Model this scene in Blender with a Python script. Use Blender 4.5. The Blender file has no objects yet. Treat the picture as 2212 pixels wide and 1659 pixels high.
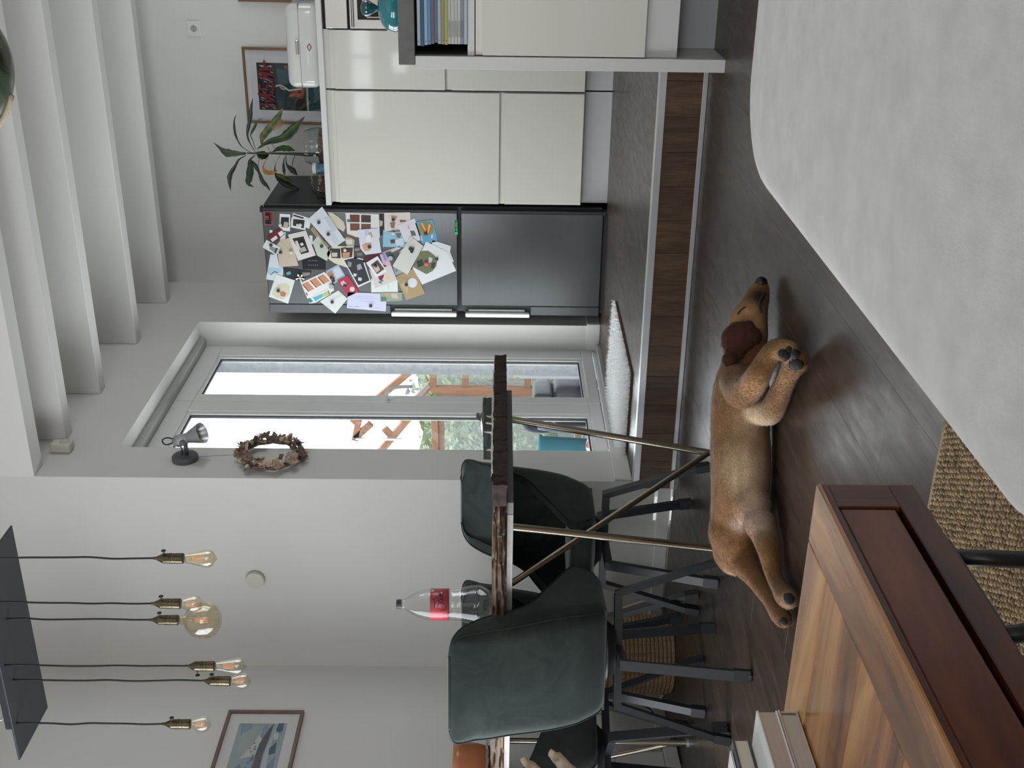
import bpy, bmesh, math, random
import numpy as np
from mathutils import Vector, Matrix

random.seed(7)
scene = bpy.context.scene
COL = scene.collection
PI = math.pi

# ---------------------------------------------------------------- camera (the phone was held on its side)
cam = bpy.data.cameras.new('camera'); cam_o = bpy.data.objects.new('camera', cam); COL.objects.link(cam_o)
cam.sensor_fit = 'HORIZONTAL'; cam.sensor_width = 36.0; cam.lens = 40.687; cam.clip_start = 0.02
cam_o.matrix_world = Matrix(((0.0140, 0.9066, 0.4218, 0.0), (-0.0078, 0.4219, -0.9066, 0.0),
                             (-0.9999, 0.0094, 0.0130, 0.745), (0, 0, 0, 1)))
scene.camera = cam_o

# ---------------------------------------------------------------- sky, window light, exposure
world = bpy.data.worlds.new('overcast_sky'); scene.world = world; world.use_nodes = True
wb = world.node_tree.nodes['Background']
wb.inputs[0].default_value = (0.90, 0.95, 1.0, 1); wb.inputs[1].default_value = 3.4

def area_light(name, loc, rot, sx, sy, power, color=(1, 1, 1), spread=180):
    l = bpy.data.lights.new(name, 'AREA'); l.shape = 'RECTANGLE'; l.size = sx; l.size_y = sy
    l.energy = power; l.color = color; l.spread = math.radians(spread)
    o = bpy.data.objects.new(name, l); COL.objects.link(o); o.location = loc; o.rotation_euler = rot
    return o
# daylight at the living room's windows (behind the camera, and in the left wall) and at the patio door
area_light('window_daylight', (0.95, -2.88, 1.55), (PI/2, 0, 0), 3.1, 1.9, 46, (1.0, 0.98, 0.95))
area_light('left_window_daylight', (-3.28, 1.75, 1.25), (PI/2, 0, -PI/2), 1.8, 2.1, 66, (0.92, 0.96, 1.0))
area_light('patio_door_daylight', (-2.72, 5.27, 1.3), (PI/2, 0, -PI/2), 1.3, 2.0, 34, (0.95, 0.98, 1.0))
area_light('added_kitchen_fill', (2.5, 5.35, 1.75), (PI/2, 0, PI/2), 1.5, 1.3, 17, (1.0, 0.98, 0.95))  # added fill from the right, brightens the door wall and the beams

vs = scene.view_settings
vs.view_transform = 'Standard'; vs.look = 'None'; vs.exposure = 0.0; vs.gamma = 1.0; vs.use_curve_mapping = False
cy = scene.cycles
cy.max_bounces = 10; cy.diffuse_bounces = 5; cy.glossy_bounces = 5; cy.transmission_bounces = 8
cy.transparent_max_bounces = 24; cy.caustics_reflective = False; cy.caustics_refractive = False
cy.sample_clamp_indirect = 6.0; cy.use_denoising = True

# ---------------------------------------------------------------- materials
def hexc(h):
    h = h.lstrip('#'); c = [int(h[i:i+2], 16)/255 for i in (0, 2, 4)]
    return tuple(x/12.92 if x <= 0.04045 else ((x+0.055)/1.055)**2.4 for x in c)

MATS = {}
class NT:
    """small node-tree helper"""
    def __init__(s, name):
        s.m = bpy.data.materials.new(name); s.m.use_nodes = True
        s.t = s.m.node_tree; s.n = s.t.nodes; s.b = s.n['Principled BSDF']; s.out = s.n['Material Output']
    def add(s, typ, **kw):
        n = s.n.new(typ)
        for k, v in kw.items():
            if k.startswith('i_'): n.inputs[k[2:].replace('_', ' ')].default_value = v
            else: setattr(n, k, v)
        return n
    def link(s, a, b): s.t.links.new(a, b)
    def coords(s, scale=(1, 1, 1), kind='Object', rot=(0, 0, 0)):
        tc = s.add('ShaderNodeTexCoord'); mp = s.add('ShaderNodeMapping')
        mp.inputs['Scale'].default_value = scale; mp.inputs['Rotation'].default_value = rot
        s.link(tc.outputs[kind], mp.inputs['Vector']); return mp
    def noise(s, vec, scale=5, detail=4, rough=0.5, dist=0.0):
        n = s.add('ShaderNodeTexNoise'); n.inputs['Scale'].default_value = scale; n.inputs['Detail'].default_value = detail
        n.inputs['Roughness'].default_value = rough; n.inputs['Distortion'].default_value = dist
        if vec is not None: s.link(vec.outputs[0], n.inputs['Vector'])
        return n
    def ramp(s, fac, stops):
        r = s.add('ShaderNodeValToRGB'); e = r.color_ramp.elements
        while len(e) < len(stops): e.new(0.5)
        for el, (p, c) in zip(e, stops):
            el.position = p; el.color = (c[0], c[1], c[2], 1)
        s.link(fac, r.inputs[0]); return r
    def bump(s, h, strength=0.2, dist=0.01):
        b = s.add('ShaderNodeBump'); b.inputs['Strength'].default_value = strength; b.inputs['Distance'].default_value = dist
        s.link(h, b.inputs['Height']); s.link(b.outputs[0], s.b.inputs['Normal']); return b

def plain(name, color, rough=0.5, metal=0.0, var=0.0, vscale=8, bump=0.0, bscale=60, coat=0.0, sheen=0.0, spec=0.5, emit=None):
    if name in MATS: return MATS[name]
    k = NT(name); c = hexc(color) if isinstance(color, str) else color
    k.b.inputs['Base Color'].default_value = (*c, 1); k.b.inputs['Roughness'].default_value = rough
    k.b.inputs['Metallic'].default_value = metal; k.b.inputs['Specular IOR Level'].default_value = spec
    if coat: k.b.inputs['Coat Weight'].default_value = coat; k.b.inputs['Coat Roughness'].default_value = 0.04
    if sheen:
        k.b.inputs['Sheen Weight'].default_value = sheen; k.b.inputs['Sheen Roughness'].default_value = 0.45
    if emit: k.b.inputs['Emission Color'].default_value = (*c, 1); k.b.inputs['Emission Strength'].default_value = emit
    if var or bump:
        mp = k.coords()
        if var:
            n = k.noise(mp, vscale, 3)
            r = k.ramp(n.outputs[0], [(0.3, tuple(x*(1-var) for x in c)), (0.7, tuple(min(1, x*(1+var)) for x in c))])
            k.link(r.outputs[0], k.b.inputs['Base Color'])
        if bump:
            n2 = k.noise(mp, bscale, 3); k.bump(n2.outputs[0], bump, 0.004)
    MATS[name] = k.m; return k.m

def wood(name, dark, mid, light, axis='Y', scale=1.0, rough=0.4, coat=0.0, stretch=10, rnd=0.25, bump=0.08, spec=0.5, fine=0.35, con=0.18):
    """grain runs along the given object axis; every object gets its own offset and tone"""
    if name in MATS: return MATS[name]
    k = NT(name)
    sc = {'X': (1, stretch, stretch), 'Y': (stretch, 1, stretch), 'Z': (stretch, stretch, 1)}[axis]
    tc = k.add('ShaderNodeTexCoord'); oi = k.add('ShaderNodeObjectInfo')
    mul = k.add('ShaderNodeVectorMath', operation='SCALE'); mul.inputs['Scale'].default_value = 37.0
    cmb = k.add('ShaderNodeCombineXYZ')
    for i in range(3): k.link(oi.outputs['Random'], cmb.inputs[i])
    k.link(cmb.outputs[0], mul.inputs[0])
    addv = k.add('ShaderNodeVectorMath', operation='ADD'); k.link(tc.outputs['Object'], addv.inputs[0]); k.link(mul.outputs[0], addv.inputs[1])
    mp = k.add('ShaderNodeMapping'); mp.inputs['Scale'].default_value = tuple(x*scale for x in sc); k.link(addv.outputs[0], mp.inputs['Vector'])
    n = k.noise(mp, 1.6, 6, 0.62, 0.7); n2 = k.noise(mp, 9.0, 3, 0.6, 0.2)
    mx = k.add('ShaderNodeMix', data_type='FLOAT'); mx.inputs['Factor'].default_value = fine
    k.link(n.outputs[0], mx.inputs['A']); k.link(n2.outputs[0], mx.inputs['B'])
    r = k.ramp(mx.outputs[0], [(0.5-con, hexc(dark)), (0.5, hexc(mid)), (0.5+con, hexc(light))])
    hsv = k.add('ShaderNodeHueSaturation'); k.link(r.outputs[0], hsv.inputs['Color'])
    mr = k.add('ShaderNodeMapRange'); mr.inputs['To Min'].default_value = 1-rnd; mr.inputs['To Max'].default_value = 1+rnd
    k.link(oi.outputs['Random'], mr.inputs['Value']); k.link(mr.outputs[0], hsv.inputs['Value'])
    k.link(hsv.outputs[0], k.b.inputs['Base Color'])
    k.b.inputs['Roughness'].default_value = rough; k.b.inputs['Specular IOR Level'].default_value = spec
    if coat: k.b.inputs['Coat Weight'].default_value = coat; k.b.inputs['Coat Roughness'].default_value = 0.08
    if bump: k.bump(n2.outputs[0], bump, 0.003)
    MATS[name] = k.m; return k.m

def clear(name, tint=(1, 1, 1), gloss=0.12, rough=0.01, ior=1.45, dens=1.0):
    """thin clear glass or plastic: transparent body plus a fresnel reflection"""
    if name in MATS: return MATS[name]
    k = NT(name); tr = k.add('ShaderNodeBsdfTransparent'); gl = k.add('ShaderNodeBsdfGlossy')
    tr.inputs[0].default_value = (*tint, 1); gl.inputs['Roughness'].default_value = rough
    lw = k.add('ShaderNodeLayerWeight'); lw.inputs[0].default_value = 0.5
    pw = k.add('ShaderNodeMath', operation='POWER'); pw.inputs[1].default_value = 4.0; k.link(lw.outputs['Facing'], pw.inputs[0])
    m = k.add('ShaderNodeMath', operation='MULTIPLY_ADD', use_clamp=True); m.inputs[1].default_value = 0.75*dens; m.inputs[2].default_value = 0.03*dens+gloss*0.04
    k.link(pw.outputs[0], m.inputs[0])
    mx = k.add('ShaderNodeMixShader'); k.link(m.outputs[0], mx.inputs[0]); k.link(tr.outputs[0], mx.inputs[1]); k.link(gl.outputs[0], mx.inputs[2])
    k.link(mx.outputs[0], k.out.inputs[0]); MATS[name] = k.m; return k.m

# ---------------------------------------------------------------- mesh builder
class MB:
    def __init__(s): s.v = []; s.f = []; s.mi = []; s.cur = 0
    def mat(s, i): s.cur = i; return s
    def add(s, vs, fs):
        b = len(s.v); s.v += [tuple(v) for v in vs]
        for f in fs: s.f.append([b+i for i in f]); s.mi.append(s.cur)
        return s
    def box(s, x0, x1, y0, y1, z0, z1, bev=0.0):
        if x0 > x1: x0, x1 = x1, x0
        if y0 > y1: y0, y1 = y1, y0
        if z0 > z1: z0, z1 = z1, z0
        if bev <= 0:
            return s.add([(x, y, z) for z in (z0, z1) for y in (y0, y1) for x in (x0, x1)],
                  [(0, 2, 3, 1), (4, 5, 7, 6), (0, 1, 5, 4), (1, 3, 7, 5), (3, 2, 6, 7), (2, 0, 4, 6)])
        bm = bmesh.new(); bmesh.ops.create_cube(bm, size=1)
        for v in bm.verts: v.co = Vector(((x0+x1)/2+v.co.x*(x1-x0), (y0+y1)/2+v.co.y*(y1-y0), (z0+z1)/2+v.co.z*(z1-z0)))
        bmesh.ops.bevel(bm, geom=bm.edges[:], offset=bev, segments=2 if bev > 0.004 else 1, profile=0.5, affect='EDGES')
        return s.bm(bm)
    def bm(s, bm, mat=None):
        bm.verts.index_update(); M = mat or Matrix()
        s.add([M @ v.co for v in bm.verts], [[v.index for v in f.verts] for f in bm.faces]); bm.free(); return s
    def prism(s, pts, n, th):
        """flat polygon pts (3D, any plane) thickened by th along n"""
        n = Vector(n).normalized()*th; k = len(pts); P = [Vector(p) for p in pts]
        s.add([*P, *[p+n for p in P]], [list(range(k))[::-1], list(range(k, 2*k))] + [[i, (i+1) % k, k+(i+1) % k, k+i] for i in range(k)])
        return s
    def tube(s, pts, r, seg=8, cap=True, closed=False, flat=None):
        P = [Vector(p) for p in pts]; n = len(P); R = r if isinstance(r, (list, tuple)) else [r]*n
        rings = []; prev = None
        for i in range(n):
            t = (P[(i+1) % n]-P[i-1]) if closed else (P[min(i+1, n-1)]-P[max(i-1, 0)])
            t = t.normalized() if t.length > 1e-9 else Vector((0, 0, 1))
            if prev is None:
                a = Vector((0, 0, 1)) if abs(t.z) < 0.9 else Vector((1, 0, 0)); u = t.cross(a).normalized()
            else:
                u = (prev - t*prev.dot(t)); u = u.normalized() if u.length > 1e-6 else t.orthogonal().normalized()
            prev = u; w = t.cross(u)
            rings.append([P[i]+(u*math.cos(2*PI*j/seg)+w*math.sin(2*PI*j/seg)*(flat or 1))*R[i] for j in range(seg)])
        vs = [q for rg in rings for q in rg]; fs = []
        m = n if closed else n-1
        for i in range(m):
            for j in range(seg):
                a = i*seg+j; b = i*seg+(j+1) % seg; i2 = ((i+1) % n)*seg
                fs.append((a, b, i2+(j+1) % seg, i2+j))
        if cap and not closed: fs += [list(range(seg))[::-1], [(n-1)*seg+j for j in range(seg)]]
        return s.add(vs, fs)
    def bar(s, a, b, w, h=None, up=(0, 0, 1)):
        """square bar from a to b"""
        a, b = Vector(a), Vector(b); t = (b-a).normalized(); h = h or w
        u = t.cross(Vector(up)); u = u.normalized() if u.length > 1e-6 else t.orthogonal().normalized(); v = t.cross(u)
        vs = [p+u*sx*w/2+v*sy*h/2 for p in (a, b) for sx, sy in ((-1, -1), (1, -1), (1, 1), (-1, 1))]
        return s.add(vs, [(3, 2, 1, 0), (4, 5, 6, 7)]+[(i, (i+1) % 4, 4+(i+1) % 4, 4+i) for i in range(4)])
    def lathe(s, prof, seg=24, c=(0, 0, 0), axis='Z', M=None):
        """prof: list of (r, h)"""
        vs = []; n = len(prof)
        for r, h in prof:
            for j in range(seg):
                a = 2*PI*j/seg; p = (r*math.cos(a), r*math.sin(a), h)
                if axis == 'Y': p = (p[0], h, p[1])
                if axis == 'X': p = (h, p[0], p[1])
                p = Vector(p)
                if M: p = M @ p
                vs.append(p+Vector(c))
        fs = [(i*seg+j, i*seg+(j+1) % seg, (i+1)*seg+(j+1) % seg, (i+1)*seg+j) for i in range(n-1) for j in range(seg)]
        if prof[0][0] > 1e-5: fs.append(list(range(seg))[::-1])
        if prof[-1][0] > 1e-5: fs.append([(n-1)*seg+j for j in range(seg)])
        return s.add(vs, fs)
    def ball(s, c, r, seg=12, rings=8, M=None):
        rr = r if isinstance(r, (tuple, list)) else (r, r, r)
        vs = []; fs = []
        for i in range(rings+1):
            th = PI*i/rings
            for j in range(seg):
                a = 2*PI*j/seg; p = Vector((rr[0]*math.sin(th)*math.cos(a), rr[1]*math.sin(th)*math.sin(a), rr[2]*math.cos(th)))
                vs.append((M @ p if M else p)+Vector(c))
        for i in range(rings):
            for j in range(seg): fs.append((i*seg+j, (i+1)*seg+j, (i+1)*seg+(j+1) % seg, i*seg+(j+1) % seg))
        return s.add(vs, fs)
    def grid(s, rows):
        """rows: list of equally long lists of points"""
        n = len(rows); m = len(rows[0])
        return s.add([p for r in rows for p in r], [(i*m+j, i*m+j+1, (i+1)*m+j+1, (i+1)*m+j) for i in range(n-1) for j in range(m-1)])
    def mesh(s, name, mats=(), smooth=False, weld=True, recalc=True):
        me = bpy.data.meshes.new(name); me.from_pydata(s.v, [], s.f); 
        for m in mats if isinstance(mats, (list, tuple)) else [mats]: me.materials.append(m)
        me.polygons.foreach_set('material_index', s.mi)
        if weld or recalc:
            bm = bmesh.new(); bm.from_mesh(me)
            if weld: bmesh.ops.remove_doubles(bm, verts=bm.verts, dist=1e-6)
            if recalc: bmesh.ops.recalc_face_normals(bm, faces=bm.faces)
            bm.to_mesh(me); bm.free()
        if smooth:
            me.polygons.foreach_set('use_smooth', [True]*len(me.polygons))
            if smooth is not True: me.set_sharp_from_angle(angle=math.radians(smooth))
        me.update(); return me
    def build(s, name, mats, parent=None, smooth=False, loc=None, **kw):
        o = bpy.data.objects.new(name, s.mesh(name, mats, smooth, **kw)); COL.objects.link(o)
        if loc: o.location = loc
        if parent is not None: o.parent = parent
        return o

def tag(o, label=None, cat=None, group=None, kind=None):
    if label: o['label'] = label
    if cat: o['category'] = cat
    if group: o['group'] = group
    if kind: o['kind'] = kind
    return o
def thing(name, label, cat, loc=(0, 0, 0), rz=0.0, group=None):
    o = bpy.data.objects.new(name, None); COL.objects.link(o); o.location = loc; o.rotation_euler = (0, 0, rz); o.empty_display_size = 0.1
    return tag(o, label, cat, group)
def copy_tree(o, parent=None):
    c = o.copy(); COL.objects.link(c)
    if parent is not None: c.parent = parent
    for ch in list(o.children): copy_tree(ch, c)
    return c
def bez(pts, n=24):
    """Catmull-Rom through pts"""
    P = [Vector(p) for p in pts]; P = [2*P[0]-P[1]]+P+[2*P[-1]-P[-2]]; out = []
    m = len(P)-3
    for i in range(n+1):
        t = i/n*m; k = min(int(t), m-1); t -= k; a, b, c, d = P[k:k+4]
        out.append(0.5*((2*b)+(c-a)*t+(2*a-5*b+4*c-d)*t*t+(3*b-a-3*c+d)*t**3))
    return out
def bez1(vals, n):
    return [v.x for v in bez([(a, 0, 0) for a in vals], n)]

# ================================================================ materials of the setting
M_wall = plain('wall_paint', (0.66, 0.655, 0.63), 0.85, var=0.02, vscale=3, bump=0.05, bscale=220, spec=0.2)
M_ceil = plain('ceiling_paint', (0.72, 0.715, 0.69), 0.85, bump=0.05, bscale=150, spec=0.2)
M_trimw = plain('white_lacquer', (0.70, 0.70, 0.68), 0.45)
M_pvc = plain('white_pvc', (0.72, 0.73, 0.73), 0.35)
M_floor = wood('dark_floor_wood', '#2b211b', '#3b2f28', '#4b3d34', 'Y', 1.3, 0.30, stretch=9, rnd=0.10, bump=0.05, spec=0.55)
M_riser = wood('walnut_riser_wood', '#33241a', '#543e2b', '#6e5339', 'Z', 1.6, 0.45, stretch=9, rnd=0.18)
M_alu = plain('matt_aluminium', (0.62, 0.63, 0.64), 0.38, 0.6)
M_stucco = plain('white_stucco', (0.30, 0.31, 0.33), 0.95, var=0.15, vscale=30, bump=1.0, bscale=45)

# the floor's polish is uneven: scuffs and streaks in the gloss
k_ = M_floor.node_tree; b_ = k_.nodes['Principled BSDF']; tc_ = k_.nodes.new('ShaderNodeTexCoord'); mp_ = k_.nodes.new('ShaderNodeMapping'); mp_.inputs['Scale'].default_value = (30, 7, 30)
n_ = k_.nodes.new('ShaderNodeTexNoise'); n_.inputs['Scale'].default_value = 1.0; n_.inputs['Detail'].default_value = 5; n_.inputs['Roughness'].default_value = .65
r_ = k_.nodes.new('ShaderNodeMapRange'); r_.inputs['From Min'].default_value = .35; r_.inputs['From Max'].default_value = .65; r_.inputs['To Min'].default_value = .29; r_.inputs['To Max'].default_value = .40
g_ = k_.nodes.new('ShaderNodeNewGeometry'); k_.links.new(g_.outputs['Position'], mp_.inputs['Vector']); k_.links.new(mp_.outputs[0], n_.inputs['Vector']); k_.links.new(n_.outputs[0], r_.inputs['Value']); k_.links.new(r_.outputs[0], b_.inputs['Roughness'])
KZ = 0.17          # height of the raised kitchen floor
XL, XD, XR = -3.41, -2.43, 2.6
YS, YW, YK, YB = 4.215, 4.26, 6.65, -2.9
ZC = 3.05

def structure(o): o['kind'] = 'structure'; return o
# ---- floors: a bed and its planks
def plank_mesh(w, l, t, name):
    m = MB(); g = 0.0001; b = 0.0003
    x0, x1, y0, y1 = g, w-g, g, l-g
    m.add([(x0, y0, -t), (x1, y0, -t), (x1, y1, -t), (x0, y1, -t), (x0, y0, -b), (x1, y0, -b), (x1, y1, -b), (x0, y1, -b),
           (x0+b, y0+b, 0), (x1-b, y0+b, 0), (x1-b, y1-b, 0), (x0+b, y1-b, 0)],
          [(0, 1, 5, 4), (1, 2, 6, 5), (2, 3, 7, 6), (3, 0, 4, 7), (4, 5, 9, 8), (5, 6, 10, 9), (6, 7, 11, 10), (7, 4, 8, 11), (8, 9, 10, 11)])
    return m.mesh(name, M_floor)
fl = structure(MB().box(XL-.1, XR+.1, YB-.1, YS, -0.10, -0.009).build('floor', plain('floor_bed', (0.05, 0.04, 0.035), 0.8)))
PW, PL = 0.192, 1.285
full = plank_mesh(PW, PL, 0.009, 'plank')
def lay_planks(bed, xa, xb, ya, yb, z):
    i = 0; x = xa
    while x < xb-1e-4:
        w = min(PW, xb-x); y = ya - (i % 3)*PL/3.0 - 0.07*(i % 2)
        while y < yb-1e-4:
            a, b = max(y, ya), min(y+PL, yb)
            if b-a > 0.02:
                me = full if (abs(w-PW) < 1e-6 and abs(b-a-PL) < 1e-6) else plank_mesh(w, b-a, 0.009, 'plank')
                o = bpy.data.objects.new('plank', me); COL.objects.link(o); o.location = (x, a, z); o.parent = bed
            y += PL
        x += PW; i += 1
lay_planks(fl, XL, XR, -0.6, YS, 0.0)
kf = structure(MB().box(XD, XR+.1, YS-.001, YK+.1, -0.10, KZ-0.009).build('floor_kitchen', plain('floor_bed', (0, 0, 0))))
lay_planks(kf, XD, 0.40, YS+.035, 6.0, KZ)
o = MB().box(-2.60, XD-.0005, 4.53, 6.01, KZ-.1, KZ).build('doorway_board', M_floor, kf)

# ---- the step between the two floors: upright short planks between two metal profiles
st = structure(MB().box(XD+.0, XR, YS-.001, YS+.012, 0.0, KZ-0.012).build('trim_1', plain('step_core', (0.08, 0.05, 0.03), 0.8)))
x = -2.43; me = MB().box(0.0004, 0.1286, -0.012, -0.001, 0.016, KZ-0.022, 0.0008).mesh('riser_plank', M_riser)
while x < 0.6:
    o = bpy.data.objects.new('riser_plank', me); COL.objects.link(o); o.location = (x, YS, 0); o.parent = st; x += 0.129
MB().box(XD, 0.6, YS-.016, YS+.034, KZ-.004, KZ+.003, 0.001).box(XD, 0.6, YS-.018, YS-.011, KZ-.022, KZ+.003, 0.001).build('metal_edge_profile', M_alu, st)
MB().box(XD, 0.6, YS-.018, YS-.002, 0.0, 0.018, 0.002).build('metal_foot_profile', M_alu, st)

# ---- walls
structure(MB().box(XL-.15, XD-.19, YW, YW+.2, -.1, ZC).build('wall_front', M_wall))                       # faces the room left of the step
dy0, dy1, dz1 = 4.53, 6.01, 2.41
wd = MB().box(XD-.19, XD, YW, dy0, KZ-.1, ZC).box(XD-.19, XD, dy1, YK+.15, KZ-.1, ZC).box(XD-.19, XD, dy0, dy1, dz1, ZC)
structure(wd.build('wall_door', M_wall))
structure(MB().box(XD-.19, XR+.15, YK, YK+.15, KZ-.1, ZC).build('wall_back', M_wall))
wy0, wy1, wz0, wz1 = 0.85, 2.65, 0.15, 2.45
wl = MB().box(XL-.15, XL, YB-.15, wy0, -.1, ZC).box(XL-.15, XL, wy1, YW+.2, -.1, ZC).box(XL-.15, XL, wy0, wy1, -.1, wz0).box(XL-.15, XL, wy0, wy1, wz1, ZC)
structure(wl.build('wall_left', M_wall))
structure(MB().box(XR, XR+.15, YB-.15, 4.5, -.1, ZC).box(XR, XR+.15, 6.2, YK+.15, -.1, ZC).box(XR, XR+.15, 4.5, 6.2, -.1, 1.05).box(XR, XR+.15, 4.5, 6.2, 2.45, ZC).build('wall_right', M_wall))  # gap cut for the added fill light
bx0, bx1, bz0, bz1 = -0.65, 2.5, 0.6, 2.5
wr = MB().box(XL-.15, -3.2, YB-.15, YB, -.1, ZC).box(-2.0, bx0, YB-.15, YB, -.1, ZC).box(-3.2, -2.0, YB-.15, YB, -.1, 1.88).box(-3.2, -2.0, YB-.15, YB, 2.62, ZC).box(-3.2, -2.0, YB-.15, YB, 2.12, 2.32).box(-3.2, -2.62, YB-.15, YB, 1.88, 2.12).box(-2.32, -2.0, YB-.15, YB, 1.88, 2.12).box(bx1, XR+.15, YB-.15, YB, -.1, ZC).box(bx0, bx1, YB-.15, YB, -.1, bz0).box(bx0, bx1, YB-.15, YB, bz1, ZC)  # the strip and square gaps are added for the cabinet reflections
structure(wr.build('wall_rear', M_wall))
ce = structure(MB().box(XL-.15, XR+.15, YB-.15, YK+.15, ZC, ZC+.12).build('ceiling', M_ceil))
# timber beams over the kitchen, painted with the ceiling
MB().box(XD, XR, YW, YW+.10, 2.685, ZC).build('beam', M_ceil, ce)
for yb in (4.585, 5.065, 5.683, 6.287):
    MB().box(XD, XR, yb, yb+.085, 2.662, 2.90, 0.004).build('beam', M_ceil, ce)
kc = structure(MB().box(XD, XR, YW+.10, YK, 2.90, ZC-.001).build('ceiling_kitchen', M_ceil))

# ---- baseboards
structure(MB().box(XL+.001, XD, YW-.016, YW-.0005, 0.0, 0.058, 0.004).build('baseboard_front', M_trimw))
structure(MB().box(XL+.0005, XL+.016, 2.66, YW-.017, 0.0, 0.058, 0.004).build('baseboard_left', M_trimw))
bd = MB().box(XD+.0005, XD+.014, YW+.004, dy0, KZ, KZ+.075, 0.003).box(XD-.14, XD+.014, dy0+.0005, dy0+.014, KZ, KZ+.075, .003)
structure(bd.build('baseboard_door', M_trimw))
structure(MB().box(XD-.145, XD+.014, dy1-.014, dy1-.0005, KZ, KZ+.075, 0.003).box(XD+.0005, XD+.014, dy1, 6.3, KZ, KZ+.075, .003).build('baseboard_right', M_trimw))

# ---- living room windows out of view, and openings added for reflections and fill light
def frame_bars(m, a0, a1, z0, z1, p0, p1, w, axis, mull=1):
    def bx(u0, u1, v0, v1):
        if axis == 'X': m.box(u0, u1, p0, p1, v0, v1, .004)
        else: m.box(p0, p1, u0, u1, v0, v1, .004)
    bx(a0, a1, z0, z0+w); bx(a0, a1, z1-w, z1); bx(a0, a0+w, z0+w, z1-w); bx(a1-w, a1, z0+w, z1-w)
    for i in range(mull):
        c = a0+(a1-a0)*(i+1)/(mull+1); bx(c-w*.6, c+w*.6, z0+w, z1-w)
    return m
structure(frame_bars(MB(), bx0, bx1, bz0, bz1, YB-.1, YB-.03, .07, 'X', 2).build('window_1', M_pvc))
structure(frame_bars(MB(), -3.2, -2.0, 2.32, 2.62, YB-.1, YB-.03, .03, 'X', 2).build('added_reflection_strip', M_pvc)); structure(frame_bars(MB(), -2.62, -2.32, 1.88, 2.12, YB-.1, YB-.03, .03, 'X', 0).build('added_reflection_square', M_pvc))  # unseen openings, shaped to put bright reflected patches on the gloss cabinets
structure(frame_bars(MB(), 4.5, 6.2, 1.05, 2.45, XR+.03, XR+.10, .06, 'Y', 1).build('added_fill_opening', M_pvc))  # unseen opening added to go with the right-hand fill light
structure(frame_bars(MB(), wy0, wy1, wz0, wz1, XL-.1, XL-.03, .07, 'Y', 1).build('window_2', M_pvc))
M_glass = clear('window_glass', (0.97, 0.99, 0.985), 0.1, 0.0, 1.45, 0.8)

# ---- patio door: a frame, two sashes with a pane each, lever handle
door = structure(frame_bars(MB(), dy0, dy1, KZ, dz1, XD-.185, XD-.145, .035, 'Y', 0).build('door_1', M_pvc))
MB().box(XD-.148, XD-.090, dy0+.02, dy1-.02, dz1-.030, dz1-.0005).build('door_head_lining', plain('grey_lining', (0.40, 0.40, 0.38), .7), door)
MB().box(XD-.185, XD-.10, dy0+.02, dy1-.02, KZ-.004, KZ+.022, .004).build('threshold', M_alu, door)
def sash(y0, y1, g0, g1):
    xf, xb = XD-.145, XD-.19
    z0, z1, gz0, gz1 = KZ+.045, dz1-.025, 0.275, 2.288
    m = MB().box(xb, xf, y0, y1, z0, gz0, .005).box(xb, xf, y0, y1, gz1, z1, .005).box(xb, xf, y0, g0, gz0, gz1, .005).box(xb, xf, g1, y1, gz0, gz1, .005)
    s = m.build('sash', M_pvc, door)
    b = MB(); w = .018
    for (a0, a1, c0, c1) in ((g0, g1, gz0, gz0+w), (g0, g1, gz1-w, gz1), (g0, g0+w, gz0+w, gz1-w), (g1-w, g1, gz0+w, gz1-w)): b.box(xb+.010, xf-.010, a0, a1, c0, c1)
    b.build('glazing_bead', M_pvc, s)
    g = MB(); v = .0255
    for (a0, a1, c0, c1) in ((g0+w, g1-w, gz0+w, gz0+v), (g0+w, g1-w, gz1-v, gz1-w), (g0+w, g0+v, gz0+v, gz1-v), (g1-v, g1-w, gz0+v, gz1-v)): g.box(xb+.016, xf-.018, a0, a1, c0, c1)
    g.build('gasket', plain('black_rubber', (0.012, 0.012, 0.013), .6), s)
    MB().box(xb+.022, xb+.026, g0+w, g1-w, gz0+w, gz1-w).build('glass_pane', M_glass, s)
    return s
sash(4.545, 5.303, 4.66, 5.19)
sr = sash(5.309, 5.985, 5.385, 5.885)
h = MB().lathe([(.0, 0), (.017, 0), (.017, .008), (.0, .009)], 16, (XD-.146, 5.312, 1.305), 'X').build('door_handle', plain('white_metal', (.75, .75, .74), .3), door, True)
h2 = MB().tube(bez([(XD-.140, 5.312, 1.305), (XD-.108, 5.314, 1.305), (XD-.092, 5.335, 1.300), (XD-.088, 5.36, 1.265), (XD-.090, 5.376, 1.225), (XD-.094, 5.385, 1.18)], 16), .009, 10).build('lever', MATS['white_metal'], h, True)

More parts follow.
